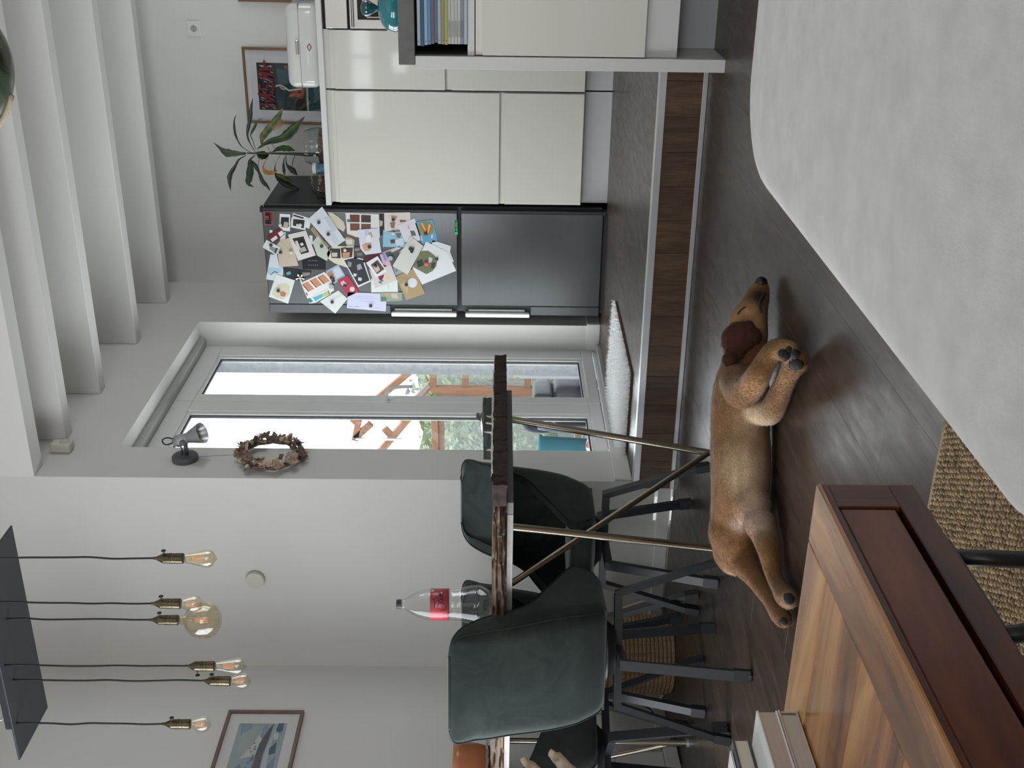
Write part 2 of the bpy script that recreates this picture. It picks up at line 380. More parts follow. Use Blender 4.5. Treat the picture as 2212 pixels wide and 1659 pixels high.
CARDS = [
('guarantee_sticker','small black sticker with red border and red 10 at fridge top corner','sticker','101012',[(-1.7621, 1.978), (-1.7616, 1.934), (-1.8347, 1.9377), (-1.8352, 1.9808)],[('c8413c', [(-1.7621, 1.978), (-1.7616, 1.934), (-1.7656, 1.934), (-1.7661, 1.978)]), ('c8413c', [(-1.8318, 1.9811), (-1.8313, 1.9374), (-1.8347, 1.9377), (-1.8352, 1.9808)]), ('c8413c', [(-1.7638, 1.9781), (-1.7638, 1.9748), (-1.8334, 1.9779), (-1.8335, 1.9812)]), ('c8413c', [(-1.7633, 1.9374), (-1.7633, 1.9341), (-1.833, 1.9376), (-1.833, 1.9409)])],0),
('instant_photo','white bordered instant photo of a dark scene beside the red sticker','photo','e6e6e8',[(-1.7731, 1.8975), (-1.7764, 1.8427), (-1.8693, 1.85), (-1.8668, 1.8819), (-1.8487, 1.9072)],[('23222e', [(-1.7913, 1.8921), (-1.7925, 1.8504), (-1.8452, 1.8539), (-1.844, 1.8969)]), ('b9a89a', [(-1.8168, 1.8774), (-1.8194, 1.8555), (-1.851, 1.8587), (-1.8485, 1.8862)])],1),
('instant_photo','back instant photo of the small fanned stack, tilted','photo','dfe2e6',[(-1.7689, 1.8273), (-1.798, 1.7339), (-1.8538, 1.7472), (-1.825, 1.8404)],[('2a2a2a', [(-1.7762, 1.8251), (-1.7927, 1.7722), (-1.8002, 1.7748), (-1.7848, 1.8273)])],1),
('instant_photo','front instant photo of the small fanned stack with a pale magnet','photo','e4e6ea',[(-1.794, 1.8372), (-1.8, 1.7616), (-1.8615, 1.7681), (-1.8468, 1.8441)],[('332f2d', [(-1.8002, 1.8277), (-1.807, 1.7686), (-1.8518, 1.7758), (-1.8364, 1.8334)]), ('cfc9c2', [(-1.8275, 1.813), (-1.8301, 1.7855), (-1.8474, 1.7921), (-1.8419, 1.8183)])],2),
('gift_voucher','dark red voucher card with two white boxes, tilted','card','6e1822',[(-1.8985, 1.9728), (-1.8458, 1.9026), (-1.8858, 1.8788), (-1.9359, 1.9451)],[('dcdce0', [(-1.914, 1.9562), (-1.8916, 1.9252), (-1.9065, 1.9168), (-1.9289, 1.9462)]), ('e8e8ea', [(-1.8788, 1.9149), (-1.8629, 1.8916), (-1.8841, 1.882), (-1.9006, 1.9031)])],4),
('paper_slip','small white paper slip partly under the red voucher','paper','d9dcdf',[(-1.8716, 1.8922), (-1.8742, 1.8736), (-1.9282, 1.8795), (-1.9238, 1.9081)],[],1),
('paper_tag','tiny white tag poking out above the red voucher','paper','e6e6e6',[(-1.8631, 1.958), (-1.8641, 1.9426), (-1.875, 1.9423), (-1.881, 1.9577)],[],1),
('small_photo','small black and white photo at the fridge edge, tilted','photo','dcdfdf',[(-1.9587, 2.0024), (-1.9159, 1.9769), (-1.9588, 1.9061), (-2.0029, 1.9304)],[('8a8f90', [(-1.9506, 1.96), (-1.9648, 1.9249), (-1.9942, 1.9354), (-1.9653, 1.9667)]), ('4a4a4a', [(-1.959, 1.93), (-1.9647, 1.9193), (-1.9942, 1.9326), (-1.9855, 1.9403)])],4),
('beige_envelope','closed beige envelope with a pale round seal','envelope','c9b9a8',[(-1.9415, 1.9232), (-1.918, 1.9021), (-1.9058, 1.8569), (-1.9405, 1.8425), (-2.0606, 1.8167), (-2.0695, 1.9211)],[('b8a896', [(-1.9191, 1.8994), (-1.9815, 1.8536), (-1.9839, 1.8559), (-1.922, 1.9024)]), ('b8a896', [(-1.9827, 1.8536), (-2.0655, 1.8844), (-2.0655, 1.8866), (-1.9839, 1.8559)])],2),
('mat_card','white card with a tall dark photo in the middle, tilted','card','dcd8d5',[(-1.8874, 1.8623), (-1.8632, 1.7654), (-2.0006, 1.7207), (-2.0328, 1.8178)],[('2b2828', [(-1.9086, 1.8404), (-1.8951, 1.7796), (-1.9833, 1.7549), (-1.9956, 1.7986)]), ('d6d0ca', [(-1.9229, 1.8274), (-1.9199, 1.8145), (-1.9634, 1.7994), (-1.9811, 1.8117)]), ('b5afa9', [(-1.9634, 1.805), (-1.9514, 1.7775), (-1.9747, 1.7667), (-1.9868, 1.8009)])],3),
('white_slip','narrow white slip behind the tilted photo card','paper','dfe1e0',[(-1.8907, 1.7505), (-1.8917, 1.7322), (-1.9393, 1.7339), (-1.9423, 1.7452)],[],1),
('kraft_strip','narrow brown kraft card behind the folded letter','card','a08e70',[(-1.8572, 1.7429), (-1.8426, 1.7244), (-1.95, 1.6471), (-1.9688, 1.6631)],[('3c2f28', [(-1.8551, 1.7162), (-1.8648, 1.7046), (-1.9268, 1.6636), (-1.9211, 1.6722)])],1),
('green_envelope','pale green envelope with a small flower sticker','envelope','c3c8bd',[(-1.9277, 1.7343), (-1.8896, 1.7033), (-1.985, 1.6416), (-2.0323, 1.6637), (-2.0022, 1.7135)],[],2),
('folded_letter','long folded white letter held by two dark magnets','letter','d4d8df',[(-1.7319, 1.6724), (-1.914, 1.5584), (-1.9602, 1.6264), (-1.801, 1.7517)],[('c2c7d0', [(-1.7886, 1.6672), (-1.7827, 1.6449), (-1.8566, 1.599), (-1.8684, 1.6217)]), ('c8ccd5', [(-1.8688, 1.655), (-1.857, 1.6267), (-1.9259, 1.5857), (-1.938, 1.6197)])],5),
('round_card','round cream card behind the folded letter','card','cfc9b4',[(-1.761, 1.6437), (-1.7664, 1.6193), (-1.7877, 1.59), (-1.8132, 1.5637), (-1.8446, 1.5552), (-1.8678, 1.5663), (-1.8452, 1.6039), (-1.8054, 1.6351)],[],1),
('photo_collage','white card with four couple photos in a grid','card','dedcd8',[(-1.7645, 1.5515), (-1.7693, 1.3755), (-1.9003, 1.375), (-1.8965, 1.5482)],[('6b3f37', [(-1.7728, 1.5287), (-1.7739, 1.4776), (-1.815, 1.4793), (-1.8145, 1.5295)]), ('4b3a3a', [(-1.7743, 1.4693), (-1.776, 1.4187), (-1.8155, 1.4202), (-1.8149, 1.471)]), ('7a4a3e', [(-1.8214, 1.5298), (-1.8219, 1.4795), (-1.861, 1.4817), (-1.8605, 1.5305)]), ('6a5146', [(-1.823, 1.4713), (-1.8235, 1.4205), (-1.8638, 1.422), (-1.8621, 1.4729)]), ('4e6f75', [(-1.7986, 1.5437), (-1.8012, 1.5217), (-1.8156, 1.524), (-1.8129, 1.5449)])],2),
('portrait_photo','black and white portrait photo beside the couple collage','photo','2a2828',[(-1.7681, 1.3771), (-1.7678, 1.3468), (-1.8826, 1.3471), (-1.8876, 1.3762)],[('b7b0aa', [(-1.8023, 1.3727), (-1.8079, 1.3563), (-1.8337, 1.36), (-1.8368, 1.3734)])],1),
('pink_card','pale card with a small pink blossom drawing','card','d8d0cc',[(-1.761, 1.3482), (-1.7577, 1.2115), (-1.8406, 1.2095), (-1.8653, 1.3499)],[('c79d98', [(-1.7731, 1.3139), (-1.7783, 1.2754), (-1.8013, 1.2871), (-1.7959, 1.309)]), ('8d6f66', [(-1.8132, 1.3195), (-1.81, 1.2901), (-1.8445, 1.2966), (-1.8447, 1.3132)]), ('7d5b52', [(-1.7983, 1.2677), (-1.8007, 1.2318), (-1.8094, 1.2376), (-1.8125, 1.2653)])],2),
('birth_card','white and blush card with tiny grey lettering','card','d9d2d8',[(-1.8299, 1.2796), (-1.7876, 1.1873), (-1.9093, 1.151), (-1.922, 1.2404)],[('b9b2b6', [(-1.8264, 1.2258), (-1.8246, 1.218), (-1.8493, 1.2153), (-1.8511, 1.2231)]), ('5a625e', [(-1.8579, 1.2138), (-1.8577, 1.1916), (-1.8836, 1.1811), (-1.8868, 1.2061)])],3),
('blue_coaster','blue rounded coaster with a picture of red and yellow flip flops','coaster','5fa0c0',[(-1.8173, 1.1852), (-1.8086, 1.1767), (-1.7957, 1.0991), (-1.8002, 1.0892), (-1.9055, 1.0696), (-1.9172, 1.0759), (-1.9302, 1.1447), (-1.9239, 1.1535)],[('8d8a48', [(-1.8449, 1.0877), (-1.86, 1.0909), (-1.8728, 1.0998), (-1.8815, 1.1129), (-1.8847, 1.1283), (-1.8819, 1.1435), (-1.8735, 1.1564), (-1.8608, 1.1648), (-1.8459, 1.1675), (-1.8309, 1.1642), (-1.8181, 1.1553), (-1.8095, 1.1422), (-1.8063, 1.1269), (-1.8091, 1.1117), (-1.8174, 1.0989), (-1.83, 1.0905)]), ('c9556a', [(-1.82, 1.1631), (-1.8112, 1.1491), (-1.8569, 1.1278), (-1.8715, 1.1364)]), ('d9c76a', [(-1.8181, 1.1548), (-1.814, 1.1481), (-1.857, 1.1289), (-1.8651, 1.1324)]), ('c9556a', [(-1.8166, 1.1188), (-1.8192, 1.0995), (-1.877, 1.1143), (-1.8685, 1.128)]), ('d9c76a', [(-1.8211, 1.1139), (-1.8233, 1.104), (-1.8713, 1.1169), (-1.8673, 1.1224)]), ('b9d6e4', [(-1.8862, 1.1617), (-1.8838, 1.1549), (-1.9122, 1.1455), (-1.914, 1.1522)]), ('b9d6e4', [(-1.8751, 1.1003), (-1.8773, 1.0915), (-1.9, 1.0951), (-1.8972, 1.104)])],3),
('energy_sticker','narrow black sticker with green border at the door gap','sticker','0e1411',[(-1.7989, 0.9786), (-1.7987, 0.962), (-1.8793, 0.9603), (-1.8795, 0.9781)],[('3fae62', [(-1.7989, 0.9786), (-1.7987, 0.962), (-1.8016, 0.9621), (-1.8017, 0.9787)]), ('3fae62', [(-1.8766, 0.9781), (-1.8764, 0.9608), (-1.8793, 0.9603), (-1.8795, 0.9781)]), ('3fae62', [(-1.8, 0.9786), (-1.8, 0.9764), (-1.8783, 0.9759), (-1.8783, 0.9781)]), ('3fae62', [(-1.7999, 0.9643), (-1.7998, 0.9621), (-1.8781, 0.9603), (-1.8781, 0.9625)]), ('58d486', [(-1.8695, 0.963), (-1.8732, 0.9642), (-1.8756, 0.9673), (-1.8756, 0.9711), (-1.8733, 0.9741), (-1.8696, 0.9752), (-1.8659, 0.9741), (-1.8635, 0.971), (-1.8635, 0.9672), (-1.8657, 0.9642)]), ('8fcfa4', [(-1.808, 0.9721), (-1.8079, 0.9676), (-1.8349, 0.9672), (-1.835, 0.9717)]), ('8fcfa4', [(-1.839, 0.9712), (-1.8389, 0.9673), (-1.8585, 0.9668), (-1.8586, 0.9707)])],0),
('beach_photo','photo of two people before a pale blue sky','photo','8fb9cf',[(-1.8509, 1.3561), (-1.8653, 1.3499), (-1.8641, 1.2445), (-1.9511, 1.2411), (-1.9496, 1.361)],[('5b4038', [(-1.9084, 1.3207), (-1.9063, 1.2928), (-1.9284, 1.2963), (-1.9299, 1.3186)]), ('7d6a5c', [(-1.8733, 1.2919), (-1.87, 1.2585), (-1.8991, 1.2676), (-1.8963, 1.2842)]), ('c5d4df', [(-1.911, 1.2958), (-1.8989, 1.2509), (-1.9425, 1.2492), (-1.94, 1.291)])],2),
('white_envelope','white envelope with a black heart magnet, tilted','envelope','cfccc8',[(-1.8857, 1.2117), (-1.9413, 1.1449), (-2.1045, 1.2336), (-2.0549, 1.3122)],[('bdbab5', [(-1.8982, 1.1981), (-1.9017, 1.1954), (-1.9808, 1.2726), (-1.9773, 1.2753)])],5),
('back_sheet','white sheet behind the garden photo card','paper','d6d7db',[(-1.9087, 1.0953), (-1.9396, 0.998), (-1.9747, 1.0023), (-2.0293, 0.9819), (-2.0252, 1.0409), (-1.9554, 1.1016)],[],3),
('garden_card','large white card with a round garden photo and a red magnet','card','dcdde0',[(-1.9166, 1.1288), (-1.972, 1.0179), (-2.0789, 0.9693), (-2.1605, 1.1557), (-2.0655, 1.2045)],[('6f7357', [(-2.0613, 1.2005), (-1.9914, 1.1749), (-1.9688, 1.1521), (-1.9673, 1.1185), (-1.9933, 1.0853), (-2.0226, 1.0717), (-2.0552, 1.0778), (-2.0821, 1.0979), (-2.1004, 1.132)]), ('343a2a', [(-2.0268, 1.184), (-2.0147, 1.1529), (-2.05, 1.1424), (-2.0622, 1.1763)]), ('c8c6c0', [(-2.0025, 1.1163), (-2.0081, 1.0968), (-2.0318, 1.1027), (-2.0379, 1.1225)]), ('3f4034', [(-2.0348, 1.1028), (-2.0316, 1.0803), (-2.0672, 1.0892), (-2.0674, 1.1061)])],4),
('kraft_envelope','brown kraft envelope with a round white seal','envelope','a8916c',[(-2.116, 1.2988), (-2.0684, 1.199), (-2.2116, 1.1396), (-2.2522, 1.2429)],[('8d7755', [(-2.1124, 1.2959), (-2.1312, 1.2117), (-2.1342, 1.2117), (-2.116, 1.2948)]), ('b8a27c', [(-2.1648, 1.269), (-2.1346, 1.2456), (-2.1704, 1.2295), (-2.2188, 1.2364)]), ('cfd6dc', [(-2.1506, 1.1815), (-2.1645, 1.1853), (-2.1747, 1.1951), (-2.1786, 1.2082), (-2.175, 1.2211), (-2.165, 1.2304), (-2.1512, 1.2336), (-2.1374, 1.2298), (-2.1272, 1.22), (-2.1233, 1.207), (-2.1269, 1.194), (-2.1369, 1.1847)])],3),
('black_card','black card with two rows of tiny white print','card','11141b',[(-2.0173, 1.7961), (-2.0046, 1.7126), (-2.0294, 1.6703), (-2.0815, 1.6731), (-2.0799, 1.7966)],[('868c98', [(-2.0293, 1.7632), (-2.0292, 1.7588), (-2.034, 1.759), (-2.034, 1.7635)]), ('868c98', [(-2.0292, 1.752), (-2.0291, 1.7475), (-2.0338, 1.7478), (-2.0339, 1.7523)]), ('868c98', [(-2.029, 1.7408), (-2.029, 1.7363), (-2.0337, 1.7366), (-2.0337, 1.7411)]), ('868c98', [(-2.0289, 1.7296), (-2.0288, 1.7251), (-2.0336, 1.7254), (-2.0336, 1.7299)]), ('868c98', [(-2.0288, 1.7184), (-2.0287, 1.7139), (-2.0334, 1.7142), (-2.0335, 1.7187)]), ('868c98', [(-2.0541, 1.7625), (-2.054, 1.758), (-2.0588, 1.7583), (-2.0588, 1.7628)]), ('868c98', [(-2.0539, 1.7513), (-2.0539, 1.7468), (-2.0586, 1.747), (-2.0587, 1.7515)]), ('868c98', [(-2.0538, 1.74), (-2.0538, 1.7355), (-2.0585, 1.7358), (-2.0586, 1.7403)]), ('868c98', [(-2.0537, 1.7288), (-2.0536, 1.7243), (-2.0584, 1.7246), (-2.0584, 1.7291)]), ('868c98', [(-2.0536, 1.7176), (-2.0535, 1.7131), (-2.0583, 1.7134), (-2.0583, 1.7178)])],1),
('blue_card','white and pale blue card with a loop drawing','card','cfd9e0',[(-1.9975, 1.9635), (-2.0011, 1.9275), (-2.0695, 1.9211), (-2.0704, 1.9004), (-2.142, 1.9065), (-2.1473, 1.9548), (-2.14, 1.9966)],[('a8c8d6', [(-2.0714, 1.983), (-2.0764, 1.9065), (-2.1003, 1.9149), (-2.113, 1.9861)]), ('4b5a68', [(-2.1128, 1.972), (-2.0917, 1.948), (-2.1005, 1.9289), (-2.1052, 1.931), (-2.0977, 1.9484), (-2.1164, 1.9689)])],1),
('dark_photo','dark photo strip with a small bright turquoise spot','photo','23272a',[(-2.0734, 1.9018), (-2.0895, 1.7511), (-2.1176, 1.7556), (-2.144, 1.822), (-2.1298, 1.8888)],[('5fa0a4', [(-2.1, 1.8867), (-2.0926, 1.8637), (-2.1086, 1.8592), (-2.1166, 1.8822)]), ('8d8780', [(-2.099, 1.8023), (-2.0985, 1.7573), (-2.1134, 1.7593), (-2.1228, 1.7925)])],2),
('newborn_card','white card with a sleeping newborn in a cream blanket','card','dcdfe0',[(-2.1095, 1.9408), (-2.1442, 1.8418), (-2.2795, 1.8876), (-2.2393, 1.9899)],[('cfcbb2', [(-2.1966, 1.9612), (-2.1662, 1.9308), (-2.1598, 1.8908), (-2.1775, 1.8694), (-2.2259, 1.8783), (-2.2566, 1.9145), (-2.2449, 1.9534), (-2.2209, 1.9715)]), ('b5746a', [(-2.2113, 1.9283), (-2.2051, 1.9081), (-2.22, 1.8921), (-2.2383, 1.9047), (-2.2355, 1.9243)])],3),
('photo_strip_card','white card with three orange photos of a sunset couple','card','e0e0e2',[(-2.1577, 1.8116), (-2.0935, 1.6793), (-2.1331, 1.6476), (-2.199, 1.6329), (-2.2717, 1.7391), (-2.2763, 1.7707)],[('c98a6b', [(-2.1648, 1.8036), (-2.1494, 1.7716), (-2.1911, 1.7401), (-2.2078, 1.7723)]), ('4b2a26', [(-2.1684, 1.8038), (-2.1659, 1.7997), (-2.2066, 1.7694), (-2.209, 1.7729)]), ('c98a6b', [(-2.1433, 1.7628), (-2.1268, 1.7279), (-2.1666, 1.6963), (-2.1832, 1.7284)]), ('4b2a26', [(-2.1463, 1.7612), (-2.1439, 1.7571), (-2.1832, 1.7255), (-2.185, 1.7296)]), ('c98a6b', [(-2.1231, 1.7193), (-2.1067, 1.6874), (-2.1439, 1.6527), (-2.1623, 1.6865)]), ('4b2a26', [(-2.1255, 1.7183), (-2.1231, 1.7142), (-2.161, 1.683), (-2.1635, 1.6877)]), ('3f7f86', [(-2.2521, 1.7835), (-2.2428, 1.7658), (-2.2639, 1.75), (-2.2733, 1.7677)]), ('b2455a', [(-2.2158, 1.7886), (-2.2127, 1.7811), (-2.2278, 1.7763), (-2.2309, 1.7822)])],3),
('seaside_card','white card with a turquoise seaside photo','card','dfe2e2',[(-2.2379, 1.7542), (-2.1842, 1.6577), (-2.2204, 1.6522), (-2.2717, 1.7391)],[('5fb0bd', [(-2.2415, 1.7516), (-2.2178, 1.6963), (-2.2372, 1.6945), (-2.2638, 1.7386)]), ('b9bf7a', [(-2.2166, 1.6962), (-2.1993, 1.6641), (-2.2235, 1.658), (-2.2372, 1.6917)]), ('3f6a58', [(-2.2012, 1.667), (-2.1993, 1.6624), (-2.221, 1.6567), (-2.2247, 1.6615)])],4),
('face_photo','photo of a face on light blue ground','photo','9fb4c9',[(-2.0886, 1.6723), (-2.0493, 1.6029), (-2.1155, 1.5678), (-2.1629, 1.6311), (-2.1273, 1.6688)],[('c9cdd2', [(-2.0793, 1.6353), (-2.0641, 1.6036), (-2.1084, 1.5805), (-2.1327, 1.6183)]), ('b98a76', [(-2.0945, 1.6642), (-2.0853, 1.6412), (-2.109, 1.6312), (-2.1331, 1.6465), (-2.1213, 1.6628)]), ('3a302e', [(-2.1271, 1.649), (-2.1209, 1.629), (-2.1478, 1.6247), (-2.157, 1.6421)])],2),
('note_card','white card with fine grey text hung as a diamond','card','d5d7d6',[(-2.2635, 1.7147), (-2.1987, 1.6102), (-2.2467, 1.5626), (-2.3342, 1.6341)],[('bfc2c2', [(-2.2445, 1.6409), (-2.2167, 1.5941), (-2.2191, 1.5925), (-2.2469, 1.6393)]), ('bfc2c2', [(-2.2524, 1.6385), (-2.2227, 1.5887), (-2.2251, 1.5871), (-2.2548, 1.6369)]), ('c6c8c8', [(-2.2905, 1.6718), (-2.2855, 1.6647), (-2.2965, 1.6595), (-2.3014, 1.6655)])],3),
('red_card','crimson card with a white blossom and a round badge','card','b03550',[(-2.1417, 1.6131), (-2.11, 1.5563), (-2.2035, 1.4982), (-2.2357, 1.5621)],[('d9c9c9', [(-2.1535, 1.5967), (-2.1413, 1.5792), (-2.1591, 1.5631), (-2.1743, 1.5751), (-2.1714, 1.5891)]), ('d8cfc6', [(-2.1905, 1.5215), (-2.1991, 1.5244), (-2.2044, 1.5315), (-2.2045, 1.5399), (-2.1993, 1.5464), (-2.1908, 1.5487), (-2.1823, 1.5457), (-2.177, 1.5387), (-2.1769, 1.5303), (-2.182, 1.5237)])],4),
('lavender_letter','lilac tinted letter with fine print and a half round stamp','letter','c9c9e2',[(-2.2091, 1.5597), (-2.2131, 1.3811), (-2.2595, 1.3525), (-2.3176, 1.356), (-2.3016, 1.5685)],[('b3b4d6', [(-2.2309, 1.5124), (-2.2329, 1.4187), (-2.2353, 1.4188), (-2.234, 1.5125)]), ('b3b4d6', [(-2.2413, 1.5214), (-2.2435, 1.3906), (-2.246, 1.3907), (-2.2444, 1.5215)]), ('b3b4d6', [(-2.2581, 1.4993), (-2.2596, 1.414), (-2.262, 1.4141), (-2.2612, 1.4995)]), ('a9abd0', [(-2.288, 1.5588), (-2.289, 1.536), (-2.2951, 1.5363), (-2.2941, 1.559)]), ('a9abd0', [(-2.2889, 1.5263), (-2.2898, 1.5006), (-2.296, 1.5009), (-2.295, 1.5265)]), ('b0b2d4', [(-2.297, 1.4267), (-2.2983, 1.3811), (-2.3014, 1.3812), (-2.3, 1.4268)])],4),
('garden_photo','photo of people among green plants below the white note','photo','8fa08c',[(-2.2083, 1.3849), (-2.2058, 1.2644), (-2.2543, 1.2646), (-2.2611, 1.3827)],[('c09a8c', [(-2.2129, 1.3612), (-2.2108, 1.3327), (-2.2289, 1.3276), (-2.2322, 1.3561)]), ('c8b3aa', [(-2.2137, 1.3271), (-2.2121, 1.293), (-2.2436, 1.2854), (-2.2379, 1.3222)]), ('5d7a62', [(-2.2325, 1.3817), (-2.2334, 1.3505), (-2.2565, 1.3501), (-2.2586, 1.3815)])],5),
('group_photo','large black and white group photo with a white border, tilted','photo','e2e2e2',[(-2.0225, 1.5781), (-2.0059, 1.5224), (-2.0182, 1.467), (-2.1456, 1.4325), (-2.1795, 1.5017)],[('303338', [(-2.0265, 1.571), (-2.013, 1.5227), (-2.023, 1.4728), (-2.1397, 1.4391), (-2.1686, 1.5001)]), ('8a8d92', [(-2.031, 1.5516), (-2.0396, 1.5295), (-2.0663, 1.5363), (-2.0606, 1.5529)]), ('9da0a6', [(-2.0541, 1.5049), (-2.045, 1.4849), (-2.0716, 1.4747), (-2.0837, 1.5005)]), ('cfcfd0', [(-2.0988, 1.5209), (-2.1046, 1.5042), (-2.1196, 1.5133), (-2.1138, 1.5272)]), ('d2d2d2', [(-2.1224, 1.4993), (-2.1252, 1.4797), (-2.1432, 1.4833), (-2.1404, 1.5012)])],3),
('egg_card','egg shaped cream card with two small photos','card','d8d3bd',[(-1.9911, 1.6615), (-1.9587, 1.6458), (-1.9467, 1.6146), (-1.9473, 1.5143), (-1.9835, 1.5103), (-2.0723, 1.545), (-2.0637, 1.5699), (-2.0436, 1.6251), (-2.0204, 1.6547)],[('3a3634', [(-1.9627, 1.6421), (-1.961, 1.5885), (-2.0167, 1.589), (-2.0143, 1.6376)]), ('c9c1ba', [(-1.9849, 1.636), (-1.9846, 1.6053), (-2.0081, 1.6065), (-2.0084, 1.6345)]), ('44322c', [(-1.958, 1.5861), (-1.9543, 1.5202), (-2.0131, 1.5283), (-2.0137, 1.5816)]), ('c4937c', [(-1.9843, 1.5785), (-1.9809, 1.5381), (-2.0103, 1.5422), (-2.0136, 1.576)])],2),
('mosaic_photo','small grey photo of a crowd between the egg card and baby card','photo','4a4744',[(-1.9496, 1.5172), (-1.948, 1.4753), (-2.0064, 1.4598), (-2.0188, 1.5174)],[('8d8a86', [(-1.9601, 1.5121), (-1.9586, 1.4869), (-1.9715, 1.4846), (-1.9747, 1.511)]), ('77736f', [(-1.9834, 1.5019), (-1.983, 1.4711), (-1.9977, 1.4689), (-2.001, 1.4998)])],3),
('marble_print','brown and white marbled print under the folded letter','print','b5a89e',[(-1.9025, 1.5651), (-1.8935, 1.5397), (-1.9135, 1.51), (-1.9484, 1.5143), (-1.946, 1.5532)],[('d9d2cb', [(-1.9111, 1.5572), (-1.9107, 1.5238), (-1.9369, 1.525), (-1.9372, 1.5528)])],1),
('brown_photo','brown photo corner below the couple collage','photo','6b574d',[(-1.8764, 1.5584), (-1.9005, 1.4928), (-1.9103, 1.4904), (-1.8965, 1.551)],[],3),
('baby_photo','photo of a baby dressed in white','photo','d5d5df',[(-1.8554, 1.4909), (-1.8473, 1.3853), (-1.9819, 1.3694), (-1.9946, 1.4548), (-1.9597, 1.4814)],[('b9c0dc', [(-1.8607, 1.4523), (-1.8576, 1.43), (-1.8894, 1.4396), (-1.907, 1.4542)]), ('c99a82', [(-1.8721, 1.4361), (-1.8661, 1.4193), (-1.8949, 1.412), (-1.9038, 1.4262)]), ('cf9c82', [(-1.9421, 1.4723), (-1.9273, 1.4522), (-1.9299, 1.4244), (-1.9532, 1.4197), (-1.9709, 1.4343), (-1.9741, 1.4596)]), ('e3e3ea', [(-1.8896, 1.4507), (-1.8835, 1.4227), (-1.9182, 1.4184), (-1.9244, 1.4493)])],4),
('maroon_card','dark maroon card corner under the baby photo','card','4f1d26',[(-1.9992, 1.4494), (-1.9577, 1.4059), (-1.9878, 1.3763), (-2.0115, 1.3883), (-2.0414, 1.4286), (-2.0361, 1.4789)],[],3),
('people_photo','white instant photo of three people held by a dark magnet','photo','e2e1e3',[(-2.0387, 1.4537), (-1.9997, 1.3907), (-2.0849, 1.343), (-2.1196, 1.4033)],[('5a4640', [(-2.0503, 1.4289), (-2.0203, 1.3914), (-2.0732, 1.3567), (-2.1034, 1.3971)]), ('c9b5aa', [(-2.0591, 1.418), (-2.044, 1.395), (-2.0764, 1.3793), (-2.0945, 1.3996)])],6),
('letter_card','pale card with a black letter N','card','cfc6c8',[(-2.0711, 1.4381), (-2.0976, 1.4138), (-2.0492, 1.3334), (-2.0579, 1.3168), (-2.1351, 1.292), (-2.1857, 1.4113)],[('7d2a38', [(-2.1171, 1.3919), (-2.1029, 1.3576), (-2.1299, 1.367), (-2.1391, 1.3842)]), ('d8c39a', [(-2.1119, 1.3579), (-2.1056, 1.3323), (-2.1295, 1.3274), (-2.1357, 1.3502)])],5),
('paper_note','white note with a printed blossom under the letter card','paper','dcdedb',[(-2.1306, 1.4308), (-2.135, 1.288), (-2.206, 1.2872), (-2.2088, 1.432)],[('c5c9c2', [(-2.1596, 1.3425), (-2.1595, 1.334), (-2.1866, 1.3365), (-2.1867, 1.3422)])],3),
('party_photo','pink and lilac party photo beside the grey star','photo','c3a8bd',[(-1.9908, 1.3792), (-1.9817, 1.3509), (-2.0402, 1.3219), (-2.0756, 1.3117), (-2.0581, 1.3337), (-2.0466, 1.3642)],[('8d86c0', [(-1.9877, 1.3679), (-1.9846, 1.3538), (-2.0227, 1.341), (-2.0287, 1.3524)]), ('d9aebc', [(-2.0287, 1.3496), (-2.0344, 1.3273), (-2.0639, 1.3226), (-2.0582, 1.3421)])],4),
('pink_strip','narrow blush card behind the white envelope','card','cdb9bd',[(-1.9807, 1.3676), (-1.9445, 1.2716), (-1.9573, 1.2664), (-1.9962, 1.343)],[],2),
('grey_photo','dark grey photo behind the white envelope','photo','55565a',[(-1.9817, 1.3509), (-1.9708, 1.3198), (-2.0281, 1.2935), (-2.0578, 1.3056), (-2.0432, 1.3276)],[],3),
('landscape_photo','grey green landscape photo under the tip of the white envelope','photo','97a19e',[(-2.0549, 1.31), (-2.0635, 1.2861), (-2.0929, 1.2559), (-2.1112, 1.2987)],[('6f8286', [(-2.0666, 1.3002), (-2.0812, 1.2809), (-2.0933, 1.2953)])],3),
]
MAGNETS = [((-1.8175, 1.6937), 1), ((-1.882, 1.6474), 1), ((-1.9459, 1.9552), 1), ((-1.9851, 1.9068), 1), ((-1.9492, 1.686), 1), ((-1.9685, 1.638), 1), ((-1.7986, 1.3008), 1), ((-1.8726, 1.1308), 1), ((-2.0138, 1.0744), 1), ((-2.1627, 1.2407), 1), ((-2.2867, 1.4378), 1), ((-2.267, 1.6466), 1), ((-2.1271, 1.6434), 1), ((-2.1724, 1.5739), 1), ((-1.9504, 1.4319), 1), ((-2.0559, 1.4022), 1), ((-2.2042, 1.9346), 1), ((-1.8313, 1.7922), 0), ((-1.9359, 1.7904), 0), ((-1.9827, 1.8508), 0), ((-1.9677, 1.5626), 0), ((-1.8705, 1.3029), 0), ((-1.8325, 1.8989), 0), ((-2.0392, 1.1298), 2)]
HEART = (-1.9624, 1.2078)
STAR_MAGNET = (-2.0107, 1.3221)
BOW = (-2.129, 1.8126)
GREYFLOWER = (-2.175, 1.6459)
N_AT = (-2.145, 1.376)
TEN_AT = (-1.7995, 1.9627)
